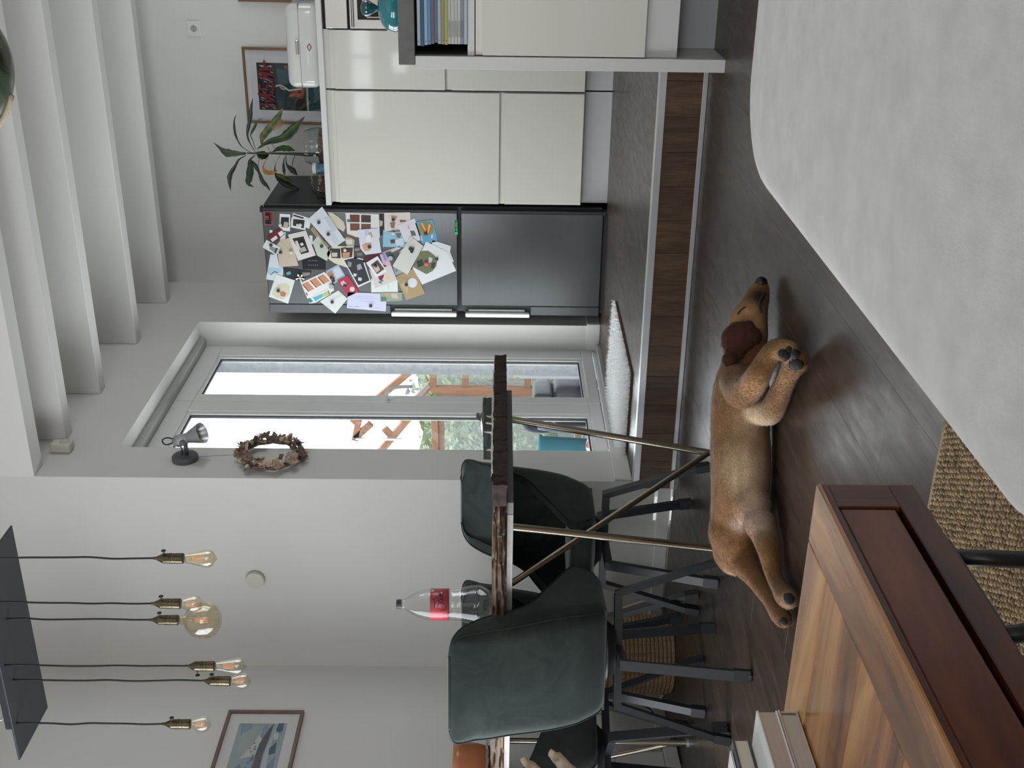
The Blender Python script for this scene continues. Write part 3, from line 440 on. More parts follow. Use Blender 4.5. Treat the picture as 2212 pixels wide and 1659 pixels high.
LEAVES = [
('g', [(-1.5294, 6.22, 2.1158), (-1.5284, 6.2134, 2.165), (-1.5226, 6.2069, 2.2136), (-1.5023, 6.2003, 2.2418), (-1.4662, 6.1938, 2.2779)], [0.0057, 0.0142, 0.0222, 0.0101, 0.0006]),
('d', [(-1.5243, 6.22, 2.0901), (-1.4931, 6.2209, 2.1351), (-1.4523, 6.2218, 2.157), (-1.4115, 6.2227, 2.1662), (-1.352, 6.2235, 2.1644), (-1.3239, 6.2244, 2.1512)], [0.0013, 0.0025, 0.0044, 0.007, 0.0038, 0.0006]),
('d', [(-1.5208, 6.22, 2.0645), (-1.4663, 6.2174, 2.0912), (-1.4183, 6.2148, 2.0977), (-1.3485, 6.2122, 2.0774), (-1.2825, 6.2096, 2.0653), (-1.2295, 6.207, 2.0528)], [0.0013, 0.0038, 0.007, 0.0114, 0.0082, 0.0006]),
('g', [(-1.5079, 6.22, 2.0603), (-1.4545, 6.2221, 2.0754), (-1.4298, 6.2242, 2.0832), (-1.3858, 6.2262, 2.0581), (-1.3546, 6.2283, 2.0404), (-1.3391, 6.2304, 2.0114)], [0.0009, 0.0025, 0.0032, 0.0089, 0.0025, 0.0009]),
('o', [(-1.4789, 6.22, 2.028), (-1.4382, 6.2231, 2.0176), (-1.3816, 6.2263, 1.97), (-1.3284, 6.2294, 1.926), (-1.2852, 6.2326, 1.9016)], [0.0025, 0.0174, 0.0196, 0.0152, 0.0019]),
('g', [(-1.5047, 6.22, 2.0537), (-1.4636, 6.2113, 1.9891), (-1.4385, 6.2026, 1.9071), (-1.3981, 6.1939, 1.8559), (-1.3487, 6.1852, 1.8077), (-1.3154, 6.1766, 1.7778)], [0.0016, 0.0127, 0.0209, 0.0266, 0.0108, 0.0009]),
('g', [(-1.5197, 6.22, 1.9727), (-1.4961, 6.2038, 1.9271), (-1.4916, 6.1875, 1.8768), (-1.4999, 6.1713, 1.8401)], [0.0016, 0.0139, 0.0158, 0.0006]),
('d', [(-1.5406, 6.22, 2.1167), (-1.5653, 6.2267, 2.1582), (-1.6028, 6.2335, 2.1819), (-1.6472, 6.2402, 2.2127), (-1.6883, 6.247, 2.2242), (-1.7478, 6.2537, 2.2245)], [0.0016, 0.0047, 0.0076, 0.0127, 0.0114, 0.0006]),
('d', [(-1.5368, 6.22, 2.0658), (-1.5649, 6.2152, 2.0956), (-1.6023, 6.2104, 2.0945), (-1.6595, 6.2056, 2.1046), (-1.6909, 6.2007, 2.1125), (-1.7089, 6.1959, 2.0811)], [0.0016, 0.007, 0.0174, 0.019, 0.0114, 0.0009]),
('d', [(-1.5693, 6.22, 2.0937), (-1.5934, 6.2147, 2.0692), (-1.6339, 6.2094, 2.0491), (-1.6746, 6.2041, 2.0354), (-1.7055, 6.1987, 2.008), (-1.7301, 6.1934, 1.9945)], [0.0063, 0.0127, 0.007, 0.0127, 0.0076, 0.0006]),
('g', [(-1.5239, 6.22, 2.0584), (-1.5389, 6.2365, 2.0374), (-1.5475, 6.253, 2.0157), (-1.5498, 6.2696, 2.0029)], [0.0063, 0.0237, 0.019, 0.0019]),
('y', [(-1.5456, 6.22, 1.9968), (-1.5973, 6.2193, 2.0275), (-1.6294, 6.2185, 2.0155), (-1.632, 6.2178, 1.9773), (-1.6185, 6.217, 1.9539)], [0.0013, 0.0038, 0.012, 0.0108, 0.0019]),
('d', [(-1.5352, 6.22, 1.9295), (-1.5887, 6.2267, 1.9624), (-1.6489, 6.2335, 1.9654), (-1.6896, 6.2402, 1.931), (-1.7155, 6.2469, 1.8856), (-1.735, 6.2536, 1.8429)], [0.0009, 0.0013, 0.0076, 0.0177, 0.0139, 0.0006]),
('d', [(-1.5348, 6.22, 1.8978), (-1.5701, 6.2192, 1.9143), (-1.6184, 6.2184, 1.9159), (-1.6474, 6.2176, 1.913)], [0.0013, 0.0032, 0.0089, 0.0013]),
('d', [(-1.5412, 6.22, 1.8998), (-1.5875, 6.2246, 1.9005), (-1.6207, 6.2293, 1.8701), (-1.6509, 6.2339, 1.8472)], [0.0009, 0.0051, 0.0165, 0.0006]),
('d', [(-1.5374, 6.22, 1.8504), (-1.5556, 6.2025, 1.8583), (-1.5867, 6.1851, 1.8644)], [0.0016, 0.0019, 0.0019]),
('o', [(-1.6421, 6.22, 1.9593), (-1.6559, 6.2245, 1.9291), (-1.6731, 6.229, 1.9023), (-1.6871, 6.2335, 1.8719)], [0.0063, 0.0133, 0.0127, 0.0006]),
('b', [(-1.4083, 6.22, 1.9583), (-1.3792, 6.2323, 1.9301), (-1.3597, 6.2445, 1.9151), (-1.3748, 6.2568, 1.8994)], [0.0025, 0.0127, 0.0142, 0.0025]),
('d', [(-1.4434, 6.22, 1.9797), (-1.4784, 6.2212, 1.9699), (-1.5041, 6.2223, 1.9593)], [0.0009, 0.0013, 0.0013]),
('d', [(-1.488, 6.22, 1.9972), (-1.5164, 6.2321, 1.9904), (-1.5272, 6.2441, 1.9776)], [0.0009, 0.0013, 0.0013]),
('d', [(-1.5558, 6.22, 2.0451), (-1.5871, 6.2286, 2.0555), (-1.6152, 6.2371, 2.0609)], [0.0009, 0.0013, 0.0009])]
STEM = [(-1.5309, 6.22, 1.7898), (-1.5286, 6.22, 1.8689), (-1.5276, 6.22, 1.9638), (-1.5277, 6.22, 2.0587), (-1.5284, 6.22, 2.1094)]

# ================================================================ kitchen run on the raised floor
YF = 5.917
M_gloss = plain('cream_gloss_lacquer', (0.66, 0.645, 0.59), 0.05, coat=0.7, spec=0.5)
M_carc = plain('cream_carcass', (0.60, 0.59, 0.55), 0.5)
M_ctop = plain('white_worktop', (0.66, 0.66, 0.64), 0.4)
M_plinth = plain('grey_white_plinth', (0.55, 0.56, 0.57), 0.4)
M_blackp = plain('black_plastic', (0.018, 0.019, 0.021), 0.45)
M_steel = plain('brushed_steel', (0.62, 0.60, 0.57), 0.32, 1.0, bump=0.03, bscale=120)

def dark_steel():
    k = NT('dark_brushed_steel'); k.b.inputs['Metallic'].default_value = 0.92; k.b.inputs['Roughness'].default_value = 0.27
    mp = k.coords((1.2, 1, 90)); n = k.noise(mp, 3, 4)
    r = k.ramp(n.outputs[0], [(0.3, (0.125, 0.130, 0.136)), (0.7, (0.138, 0.143, 0.149))]); k.link(r.outputs[0], k.b.inputs['Base Color'])
    k.bump(n.outputs[0], 0.008, 0.001); return k.m
M_dsteel = dark_steel()

# ---- fridge freezer
fx0, fx1 = -2.335, -1.735
fr = thing('fridge_freezer', 'tall dark steel fridge freezer covered with photos and cards', 'fridge', ((fx0+fx1)/2, 6.2, KZ))
def F(o): o.location = Vector(o.location)-Vector(((fx0+fx1)/2, 6.2, KZ)); return o
F(MB().box(fx0+.004, fx1, YF+.042, 6.545, KZ+.022, 1.99, .004).build('body', plain('fridge_side_black', (0.020, 0.022, 0.026), .42), fr))
for nm, z0, z1 in (('door', 0.9625, 1.992), ('freezer_door', 0.19, 0.945)):
    m = MB(); hz0, hz1 = (0.965, 1.33) if nm == 'door' else (0.566, 0.925)
    hx = fx0+.052
    m.box(hx, fx1-.026, YF, YF+.036, z0, z1, .004)
    if nm == 'door': m.box(fx0, hx, YF, YF+.036, hz1, z1, .003)
    else: m.box(fx0, hx, YF, YF+.036, z0, hz0, .003)
    d = F(m.build(nm, M_dsteel, fr))
    d2 = MB().box(fx0+.012, hx+.001, YF+.016, YF+.036, hz0, hz1).build('grip_recess', plain('recess_dark', (0.018, 0.022, 0.026), .4), d)
    MB().box(fx0-.008, fx0+.016, YF-.018, YF+.020, hz0+.004, hz1-.004, .004).box(fx0+.018, fx0+.030, YF+.006, YF+.02, hz0+.03, hz1-.02, .002).build('handle', plain('handle_aluminium', (0.78, 0.78, 0.77), .35, .5), d)
    MB().box(fx1-.026, fx1-.012, YF+.002, YF+.036, z0, z1, .002).build('hinge_strip', M_blackp, d)
F(MB().box(fx0+.01, fx1-.01, YF+.02, YF+.05, KZ+.0, KZ+.024).box(fx1-.03, fx1-.006, YF-.004, YF+.04, KZ+.010, KZ+.020, .003).build('plinth', M_blackp, fr))
F(MB().box(fx1-.035, fx1-.005, YF+.004, YF+.045, 1.9925, 2.004, .003).build('top_hinge', M_blackp, fr))
F(MB().lathe([(0, -.006), (.012, -.006), (.012, 0), (0, 0)], 12, (fx0+.02, YF+.03, 0.196), 'Y').build('door_stop', plain('white_metal', (.75,)*3, .3), fr))

# ---- what is stuck to the fridge
def paper(col, rough=.6): return plain('paper_'+col, tuple(x*0.86 for x in hexc(col)), rough, spec=.3)
def flat(name, label, cat, col, poly, art, layer, y0=YF, group=None):
    cx = sum(p[0] for p in poly)/len(poly); cz = sum(p[1] for p in poly)/len(poly)
    y = y0-.0004-.0009*layer
    mats = [paper(col)]; m = MB()
    m.prism([(p[0]-cx, 0, p[1]-cz) for p in poly], (0, -1, 0), .0005)
    for i, (c, pg) in enumerate(art):
        pm = paper(c)
        if pm not in mats: mats.append(pm)
        m.mat(mats.index(pm)).prism([(p[0]-cx, -.0005-.00006*i, p[1]-cz) for p in pg], (0, -1, 0), .0001)
    o = m.build(name, mats, None, loc=(cx, y, cz)); return tag(o, label, cat, group)
def text(body, size, loc, rot, mat, parent, name='lettering', ext=.0002, align='CENTER', sx=1.0):
    c = bpy.data.curves.new(name, 'FONT'); c.body = body; c.size = size; c.extrude = ext; c.align_x = align; c.align_y = 'CENTER'
    o = bpy.data.objects.new(name, c); COL.objects.link(o); dg = bpy.context.evaluated_depsgraph_get()
    me = bpy.data.meshes.new_from_object(o.evaluated_get(dg)); me.materials.clear(); me.materials.append(mat)
    bpy.data.objects.remove(o); bpy.data.curves.remove(c)
    o = bpy.data.objects.new(name, me); COL.objects.link(o); o.location = loc; o.rotation_euler = rot; o.scale = (sx, 1, 1)
    if parent is not None: o.parent = parent
    return o
cards = {}
for (n, l, c, col, poly, art, ly) in CARDS:
    o = flat(n, l, c, col, poly, art, ly); cards[l[:14]] = o
    if n == 'guarantee_sticker':
        text('10', .024, (-.0, -.0012, .008), (PI/2, 0, 0), plain('red_print', (.75, .10, .10), .5), o)
        text('JAHRE GARANTIE', .0085, (0, -.0012, -.014), (PI/2, 0, 0), plain('red_print', (.75, .1, .1), .5), o)
    if n == 'letter_card':
        text('N', .030, (N_AT[0]-o.location.x, -.0016, N_AT[1]-o.location.z), (PI/2, .35, 0), plain('ink_black', (.02, .02, .02), .6), o)
    if n == 'white_envelope':
        x, z = HEART[0]-o.location.x, HEART[1]-o.location.z
M_mag = {1: plain('magnet_dark', (.035, .037, .04), .35), 0: plain('magnet_pale', (.55, .55, .52), .4), 2: plain('magnet_red', (.62, .06, .07), .4)}
kindw = {1: ('small round dark magnet on the fridge door', 'round_magnet', 'dark magnets on the fridge'), 0: ('small round pale magnet on the fridge door', 'round_magnet', 'pale magnets on the fridge'), 2: ('round red magnet on the garden photo card', 'round_magnet', None)}
mme = {k: MB().lathe([(0, 0), (.0085, 0), (.0092, -.0015), (.0088, -.0055), (.0070, -.0068), (0, -.0070)], 16, axis='Y').mesh('round_magnet', M_mag[k], True) for k in M_mag}
MAGLAB = ['dark round magnet on the upper half of the folded letter', 'dark round magnet on the lower half of the folded letter', 'dark round magnet on the small photo at the fridge edge', 'dark round magnet on the beige envelope', 'dark round magnet on the pale green envelope', 'dark round magnet on the egg shaped card',
 'dark round magnet on the pink blossom card', 'dark round magnet on the blue flip flop coaster', 'dark round magnet on the garden photo card', 'dark round magnet on the kraft envelope', 'dark round magnet on the lilac letter', 'dark round magnet on the white diamond hung note', 'dark round magnet on the face photo', 'dark round magnet on the crimson card',
 'dark round magnet on the baby photo', 'dark round magnet on the photo of three people', 'dark round magnet on the newborn card', 'pale round magnet on the small fanned photo stack', 'pale round magnet on the tall mat card photo', 'pale round magnet at the edge of the beige envelope', 'pale round magnet on the egg shaped card', 'pale round magnet at the top of the beach photo', 'pale round magnet at the corner of the first instant photo', 'round red magnet on the garden photo card']
for mi_, ((x, z), k) in enumerate(MAGNETS):
    me = mme[k]
    o = bpy.data.objects.new('round_magnet', me); COL.objects.link(o); o.location = (x, YF-.0066, z)
    if k == 2: o.scale = (1.35, 1, 1.35)
    _, _, g = kindw[k]; tag(o, MAGLAB[mi_], 'magnet', g)
hp = [(16*math.sin(t)**3*.00105, (13*math.cos(t)-5*math.cos(2*t)-2*math.cos(3*t)-math.cos(4*t))*.00105) for t in [i*2*PI/28 for i in range(28)]]
ca, sa = math.cos(.5), math.sin(.5)
o = MB().prism([(a*ca-b*sa, 0, a*sa+b*ca) for a, b in hp], (0, -1, 0), .006).build('heart_magnet', plain('heart_black', (.02, .02, .022), .15), None, loc=(HEART[0], YF-.0058, HEART[1]))
tag(o, 'glossy black heart shaped magnet on the white envelope', 'magnet')
sp = [((.015 if i % 2 else .011)*math.cos(i*PI/8), (.015 if i % 2 else .011)*math.sin(i*PI/8)) for i in range(16)]
for nm, at, lab in (('star_magnet', STAR_MAGNET, 'grey blossom shaped magnet on the dark grey photo'), ('star_magnet', GREYFLOWER, 'grey blossom shaped magnet near the crimson card')):
    o = MB().prism([(a, 0, b) for a, b in sp], (0, -1, 0), .004).build(nm, plain('magnet_grey', (.36, .36, .36), .5), None, loc=(at[0], YF-.0062, at[1])); tag(o, lab, 'magnet')
bw = MB()
for a in (0.5, 1.9, 3.4, 4.4, 5.6):
    dx, dz = math.cos(a), math.sin(a)
    bw.prism([(0, 0, 0), (dx*.020-dz*.006, -.004, dz*.020+dx*.006), (dx*.026, -.002, dz*.026), (dx*.020+dz*.006, -.004, dz*.020-dx*.006)], (0, -1, 0), .001)
bw.ball((0, -.004, 0), (.006, .004, .006), 8, 6)
tag(bw.build('ribbon_bow', plain('ribbon_cream', (.66, .64, .58), .6), None, loc=(BOW[0], YF-.0055, BOW[1])), 'cream ribbon bow stuck on the dark photo strip', 'ribbon')

# ---- tall base units under a common worktop
YBK = 6.62
def unit(name, label, x0, x1, fronts):
    t = thing(name, label, 'cabinet', ((x0+x1)/2, 6.2, KZ)); off = Vector(((x0+x1)/2, 6.2, KZ))
    def P(o): o.location = -off; return o
    P(MB().box(x0+.001, x1-.001, YF+.022, YBK, KZ+.145, 1.622).build('carcass', M_carc, t))
    P(MB().box(x0+.001, x1-.001, YF+.055, YF+.075, KZ, KZ+.145).build('plinth', M_plinth, t))
    for nm, z0, z1 in fronts:
        d = P(MB().box(x0+.003, x1-.003, YF, YF+.020, z0, z1-.022, .0015).build(nm, M_gloss, t))
        MB().box(x0+.003, x1-.003, YF+.009, YF+.020, z1-.022, z1, .0015).build('grip_strip', M_gloss, d)
    return t
unit('tall_cabinet', 'cream gloss cabinet right beside the dark fridge', -1.712, -1.130, [('door', .745, 1.600), ('drawer', .315, .737)])
unit('tall_cabinet', 'narrower cream gloss cabinet between the fridge cabinet and the oven', -1.124, -.833, [('door', 1.020, 1.595), ('drawer', .315, 1.010)])
# built-in oven unit
ox0, ox1 = -.829, -.235
t = thing('oven_cabinet', 'cabinet with stainless built in appliances, behind the kitchen island', 'cabinet', ((ox0+ox1)/2, 6.2, KZ)); off = Vector(((ox0+ox1)/2, 6.2, KZ))
def P(o): o.location = -off; return o
P(MB().box(ox0+.001, ox1, YF+.03, YBK, KZ+.145, 1.622).build('carcass', plain('black_gap', (.01,)*3, .7), t))
P(MB().box(ox0, ox1, YF+.055, YF+.075, KZ, KZ+.145).build('plinth', M_plinth, t))
P(MB().box(ox0+.002, ox1, YF, YF+.03, 1.497, 1.606, .002).build('warming_drawer', M_steel, t))
f = P(MB().box(ox0+.002, ox1, YF, YF+.03, 1.05, 1.486, .002).build('appliance_front', M_steel, t))
MB().box(ox0+.045, ox1-.03, YF-.004, YF+.004, 1.10, 1.446).build('black_glass', plain('oven_glass', (.012, .012, .014), .05, coat=.5), f)
MB().box(ox0+.01, ox0+.3, YF-.006, YF-.001, 1.464, 1.468).box(ox0+.01, ox0+.3, YF-.006, YF-.001, 1.474, 1.477).build('vent_slots', plain('black_gap', (.01,)*3, .7), f)
MB().box(ox0+.055, ox0+.060, YF-.0085, YF-.0045, 1.31, 1.40).box(ox0+.10, ox0+.24, YF-.0085, YF-.0045, 1.34, 1.42).build('display', plain('display_ivory', (.62, .50, .36), .4), f)
P(MB().box(ox0+.002, ox1, YF, YF+.02, .315, 1.044, .0015).build('drawer', M_gloss, t))
wt = MB().box(-1.724, .40, YF-.004, YK-.005, 1.622, 1.651, .002).build('worktop', M_ctop); tag(wt, 'long white worktop over the cream cabinets', 'worktop')

# ---- things on the worktop
CT = 1.651
M_oak = wood('oak_frame', '#5e4632', '#745740', '#86684e', 'Z', 2, .5, rnd=.08)
M_oakx = wood('oak_frame_x', '#5e4632', '#745740', '#86684e', 'X', 2, .5, rnd=.08)
M_mat = plain('mat_board', (.58, .58, .62), .8)
M_pglass = clear('picture_glass', (1, 1, 1), .0, .02, 1.4, .6)
def picture(name, label, w, h, fw, d, M, art, mats=None):
    """frame w x h in local XZ, front towards -Y; art(mb) adds coloured polygons"""
    t = thing(name, label, 'picture'); t.matrix_world = M
    mz, mx = mats or (M_oak, M_oakx)
    MB().box(-w/2, -w/2+fw, -d, 0, 0, h, .001).build('frame_stile', mz, t); MB().box(w/2-fw, w/2, -d, 0, 0, h, .001).build('frame_stile', mz, t)
    MB().box(-w/2+fw, w/2-fw, -d, 0, 0, fw, .001).build('frame_rail', mx, t); MB().box(-w/2+fw, w/2-fw, -d, 0, h-fw, h, .001).build('frame_rail', mx, t)
    MB().box(-w/2+fw, w/2-fw, -d*.45, -d*.1, fw, h-fw).build('mat_board', M_mat, t)
    ms = []; m = MB()
    for i, (c, pg) in enumerate(art):
        pm = paper(c, .7)
        if pm not in ms: ms.append(pm)
        m.mat(ms.index(pm)).prism([(p[0], -d*.45-.00015*i, p[1]) for p in pg], (0, -1, 0), .0002)
    m.build('print', ms, t)
    MB().box(-w/2+fw, w/2-fw, -d*.75, -d*.70, fw, h-fw).build('glass', M_pglass, t)
    return t
def stroke(pts, w, n=14):
    """flat ribbon polygon along a smooth 2D path"""
    q = bez([(a, b, 0) for a, b in pts], n); L = []; R = []
    for i, p in enumerate(q):
        t = (q[min(i+1, n)]-q[max(i-1, 0)]).normalized(); u = Vector((-t.y, t.x, 0))*w/2
        L.append((p.x+u.x, p.y+u.y)); R.append((p.x-u.x, p.y-u.y))
    return [('q', [L[i], L[i+1], R[i+1], R[i]]) for i in range(n)]
px0, pz0 = -1.2465, 1.652
def pp(a): return [(x-px0, z-pz0) for x, z in a]
art = [('d9d8d4', pp([(-1.108, 2.122), (-1.392, 2.122), (-1.392, 1.70), (-1.108, 1.70)])), ('2d4346', pp([(-1.119, 2.112), (-1.382, 2.112), (-1.382, 1.71), (-1.119, 1.71)])),
       ('1c2026', pp([(-1.119, 2.112), (-1.382, 2.112), (-1.382, 2.005), (-1.250, 2.015), (-1.119, 2.035)])),
       ('30555a', pp([(-1.238, 1.827), (-1.119, 1.83), (-1.119, 1.71), (-1.382, 1.71), (-1.381, 1.826)])),
       ('47606a', pp([(-1.15, 2.0), (-1.24, 1.99), (-1.23, 1.92), (-1.16, 1.91)])),
       ('1d2f38', pp([(-1.255, 2.01), (-1.33, 2.0), (-1.325, 1.975), (-1.26, 1.97)])),
       ('2a2a24', pp([(-1.32, 1.93), (-1.378, 1.95), (-1.381, 1.85), (-1.33, 1.84), (-1.30, 1.88)])),
       ('9c4a2e', pp([(-1.245, 1.893), (-1.243, 1.845), (-1.29, 1.85), (-1.315, 1.865), (-1.300, 1.90), (-1.31, 1.934), (-1.285, 1.925), (-1.27, 1.901)])),
       ('c0673a', pp([(-1.29, 1.93), (-1.305, 1.94), (-1.30, 1.91), (-1.285, 1.905)])), ('3c2018', pp([(-1.268, 1.885), (-1.285, 1.885), (-1.28, 1.865), (-1.266, 1.868)])),
       ('a8573a', pp([(-1.133, 1.955), (-1.131, 1.905), (-1.150, 1.905), (-1.155, 1.94), (-1.146, 1.955)])), ('2d4346', pp([(-1.138, 1.945), (-1.137, 1.918), (-1.147, 1.918), (-1.149, 1.938)])),
       ('b9b3a2', pp([(-1.382, 1.838), (-1.30, 1.838), (-1.24, 1.836), (-1.238, 1.826), (-1.382, 1.828)])),
       ('0f2026', pp([(-1.297, 1.831), (-1.318, 1.81), (-1.309, 1.788), (-1.328, 1.804), (-1.346, 1.78), (-1.340, 1.805), (-1.350, 1.823), (-1.33, 1.815)]))]
rs = random.Random(5)
for i in range(34):
    x, z = -1.13-rs.random()*.24, 2.03+rs.random()*.075
    art.append(('b9bdc0', pp([(x, z), (x-.004, z+.001), (x-.010, z-.016), (x-.006, z-.018)])))
for s, w in (([(-1.247, 2.010), (-1.240, 1.985), (-1.250, 1.960), (-1.268, 1.935), (-1.262, 1.90), (-1.258, 1.862)], .009), ([(-1.250, 1.985), (-1.262, 1.965), (-1.252, 1.945)], .006)):
    art += [('c9c6bb', pp(g)) for _, g in stroke(s, w, 8)]
for s in ([(-1.106, 2.066), (-1.13, 2.062), (-1.150, 2.059)], [(-1.156, 2.095), (-1.152, 2.05), (-1.149, 2.018), (-1.134, 2.016)], [(-1.169, 2.097), (-1.176, 2.055), (-1.184, 2.012)], [(-1.190, 2.103), (-1.200, 2.055), (-1.212, 2.018)],
          [(-1.172, 2.097), (-1.184, 2.05), (-1.20, 2.10)], [(-1.236, 2.097), (-1.262, 2.094), (-1.269, 2.068), (-1.242, 2.053), (-1.222, 2.03), (-1.250, 2.014), (-1.286, 2.04)],
          [(-1.290, 2.112), (-1.300, 2.07), (-1.322, 2.022)], [(-1.290, 2.110), (-1.293, 2.06), (-1.296, 2.02)], [(-1.300, 2.07), (-1.325, 2.066), (-1.346, 2.062)], [(-1.346, 2.095), (-1.352, 2.05), (-1.357, 2.006)]):
    art += [('7d3038', pp(g)) for _, g in stroke(s, .0125, 8)]
picture('framed_print', 'oak framed art print with rough red lettering, leaning behind the bread box', .421, .534, .0135, .022, Matrix.Translation((px0, 6.625, CT)) @ Matrix.Rotation(math.radians(-4), 4, 'X') @ Matrix.Translation((0, 0, 0)), art)
picture('framed_print', 'second oak framed picture on the worktop, mostly beyond the top edge', .42, .53, .0135, .022, Matrix.Translation((-.792+.21, 6.62, CT)) @ Matrix.Rotation(math.radians(-4), 4, 'X'), [('d9d8d4', [(-.14, .06), (.14, .06), (.14, .47), (-.14, .47)]), ('4a5a60', [(-.13, .07), (.13, .07), (.13, .46), (-.13, .46)])])

# bread box
bt = thing('bread_box', 'white enamel bread box with rounded corners and a silver clasp', 'box', (-.933, 6.14, CT))
M_enam = plain('white_enamel', (.62, .63, .61), .12, coat=.5)
def rbox(m, x0, x1, y0, y1, z0, z1, r, seg=6):
    bm = bmesh.new(); bmesh.ops.create_cube(bm, size=1)
    for v in bm.verts: v.co = Vector(((x0+x1)/2+v.co.x*(x1-x0), (y0+y1)/2+v.co.y*(y1-y0), (z0+z1)/2+v.co.z*(z1-z0)))
    bmesh.ops.bevel(bm, geom=bm.edges[:], offset=r, segments=seg, profile=.5, affect='EDGES'); return m.bm(bm)
rbox(MB(), -.207, .207, -.135, .135, .004, .175, .042).build('body', M_enam, bt, 40)
MB().box(-.2085, .2085, -.1362, .1362, .1020, .1042).build('lid_seam', plain('seam_grey', (.25,)*3, .6), bt)
MB().box(-.036, .036, -.146, -.134, .108, .122, .003).build('clasp', plain('silver_clasp', (.55, .52, .47), .25, 1), bt)
em = MB().prism([(-.020, -.1355, .055), (0, -.1355, .042), (.020, -.1355, .055), (0, -.1355, .068)], (0, -1, 0), .0012).build('emblem', plain('emblem_black', (.02, .02, .02), .3), bt)
MB().prism([(-.0165, -.1368, .055), (0, -.1368, .0445), (.0165, -.1368, .055), (0, -.1368, .0655)], (0, -1, 0), .0004).build('emblem_field', plain('emblem_red', (.35, .03, .035), .3), em)
MB().prism([(-.0125, -.1373, .055), (0, -.1373, .047), (.0125, -.1373, .055), (0, -.1373, .063)], (0, -1, 0), .0004).build('emblem_face', plain('emblem_white', (.7, .68, .66), .3), em)
text('W', .011, (0, -.1380, .055), (PI/2, 0, 0), plain('emblem_red', (.35, .03, .035), .3), em)

# potted plant: a glass bowl, an upright stem, long leaves
GC = Vector((-1.487, 6.22, CT))
pt = thing('potted_plant', 'leggy green house plant with yellowing leaves in a glass bowl', 'plant', GC)
M_clr = clear('clear_glass', (.93, .96, .95), .25, .01, 1.5, 1.0)
MB().lathe([(.0, .003), (.075, .004), (.098, .03), (.105, .07), (.100, .105), (.088, .132), (.090, .137), (.086, .134), (.096, .105), (.101, .07), (.094, .032), (.07, .008), (0, .007)], 28).build('glass_bowl', M_clr, pt, True)
MB().lathe([(0, .009), (.07, .010), (.093, .034), (.097, .06), (0, .06)], 24).build('clay_pebbles', plain('clay_pebble', (.24, .15, .11), .9, var=.5, vscale=60, bump=.8, bscale=70), pt)
MB().tube([Vector(STEM[0])-GC+Vector((0, 0, -.08))]+[Vector(p)-GC for p in STEM], [.011, .0105, .007, .0055, .005, .004], 8).build('stem', plain('stem_green', (.035, .055, .025), .6), pt, True)
def leafmat(n, a, b, c): 
    k = NT(n); mp = k.coords((1, 1, 1)); nn = k.noise(mp, 22, 3)
    r = k.ramp(nn.outputs[0], [(.32, hexc(a)), (.5, hexc(b)), (.66, hexc(c))]); k.link(r.outputs[0], k.b.inputs['Base Color']); k.b.inputs['Roughness'].default_value = .42; return k.m
LM = {'g': leafmat('leaf_green', '#16260f', '#223a16', '#314c1c'), 'd': leafmat('leaf_dark', '#0e1d12', '#152a18', '#20361c'), 'o': leafmat('leaf_olive', '#28401a', '#4c5422', '#7a6a2a'),
      'y': leafmat('leaf_yellow', '#3a4a1c', '#a8702a', '#b9803a'), 'b': leafmat('leaf_tan', '#8d7157', '#a5846c', '#b0937e')}
for tp, pts, ws in LEAVES:
    n = 14; c = bez([Vector(p)-GC for p in pts], n); w = bez1(ws, n); rows = []
    for i, p in enumerate(c):
        tdir = (c[min(i+1, n)]-c[max(i-1, 0)]).normalized(); u = tdir.cross(Vector((0, 1, 0))); u = u.normalized() if u.length > 1e-4 else Vector((1, 0, 0))
        wv = max(w[i], .0004)*(1+.10*math.sin(i*2.1)); rows.append([p-u*wv+Vector((0, -.25*wv, 0)), p-u*wv*.5+Vector((0, -.04*wv, 0)), p+Vector((0, .12*wv, 0)), p+u*wv*.5+Vector((0, -.04*wv, 0)), p+u*wv+Vector((0, -.25*wv, 0))])
    o = MB().grid(rows).build('leaf', LM[tp], pt, True, recalc=False)
    sm = o.modifiers.new('thickness', 'SOLIDIFY'); sm.thickness = .0008
tc = thing('tin_can', 'teal tin with a white lid beside the glass bowl', 'tin', (-1.563, 6.05, CT))
MB().lathe([(0, .001), (.026, .001), (.027, .004), (.027, .060), (0, .060)], 20).build('label', plain('teal_label', (.035, .13, .19), .4, var=.4, vscale=40), tc, 30)
MB().lathe([(.0285, .0605), (.0290, .063), (.0285, .078), (.026, .0805), (0, .0805), (0, .0605), (.0285, .0605)], 20).build('lid', plain('lid_white', (.62, .62, .58), .5), tc, 30)
bg = thing('snack_bag', 'crumpled clear bag of dried snacks lying next to the fridge', 'bag', (-1.655, 6.06, CT))
rb = random.Random(2); m = MB(); bm = bmesh.new(); bmesh.ops.create_icosphere(bm, subdivisions=3, radius=1)
for v in bm.verts:
    q = 1+.22*math.sin(v.co.x*7+v.co.z*5)*math.sin(v.co.y*6+v.co.x*3)
    v.co = Vector((v.co.x*.072*q, v.co.y*.06*q, max(0.001, .045+v.co.z*.048*q)))
m.bm(bm).build('bag_film', clear('bag_film', (.82, .82, .80), .5, .12, 1.45, 1.6), bg, True)
fm = [plain('snack_'+c, hexc(c), .7) for c in ('6b4a34', '8d6a4a', '5a3f4a', 'a58a80')]
for i in range(16):
    a = rb.random()*6.28; r = rb.random()*.042
    MB().ball((r*math.cos(a), r*.8*math.sin(a), .018+rb.random()*.045), (.014+.008*rb.random(), .008, .010), 8, 5, Matrix.Rotation(rb.random()*6, 3, 'Z')).build('snack', fm[i % 4], bg, True)
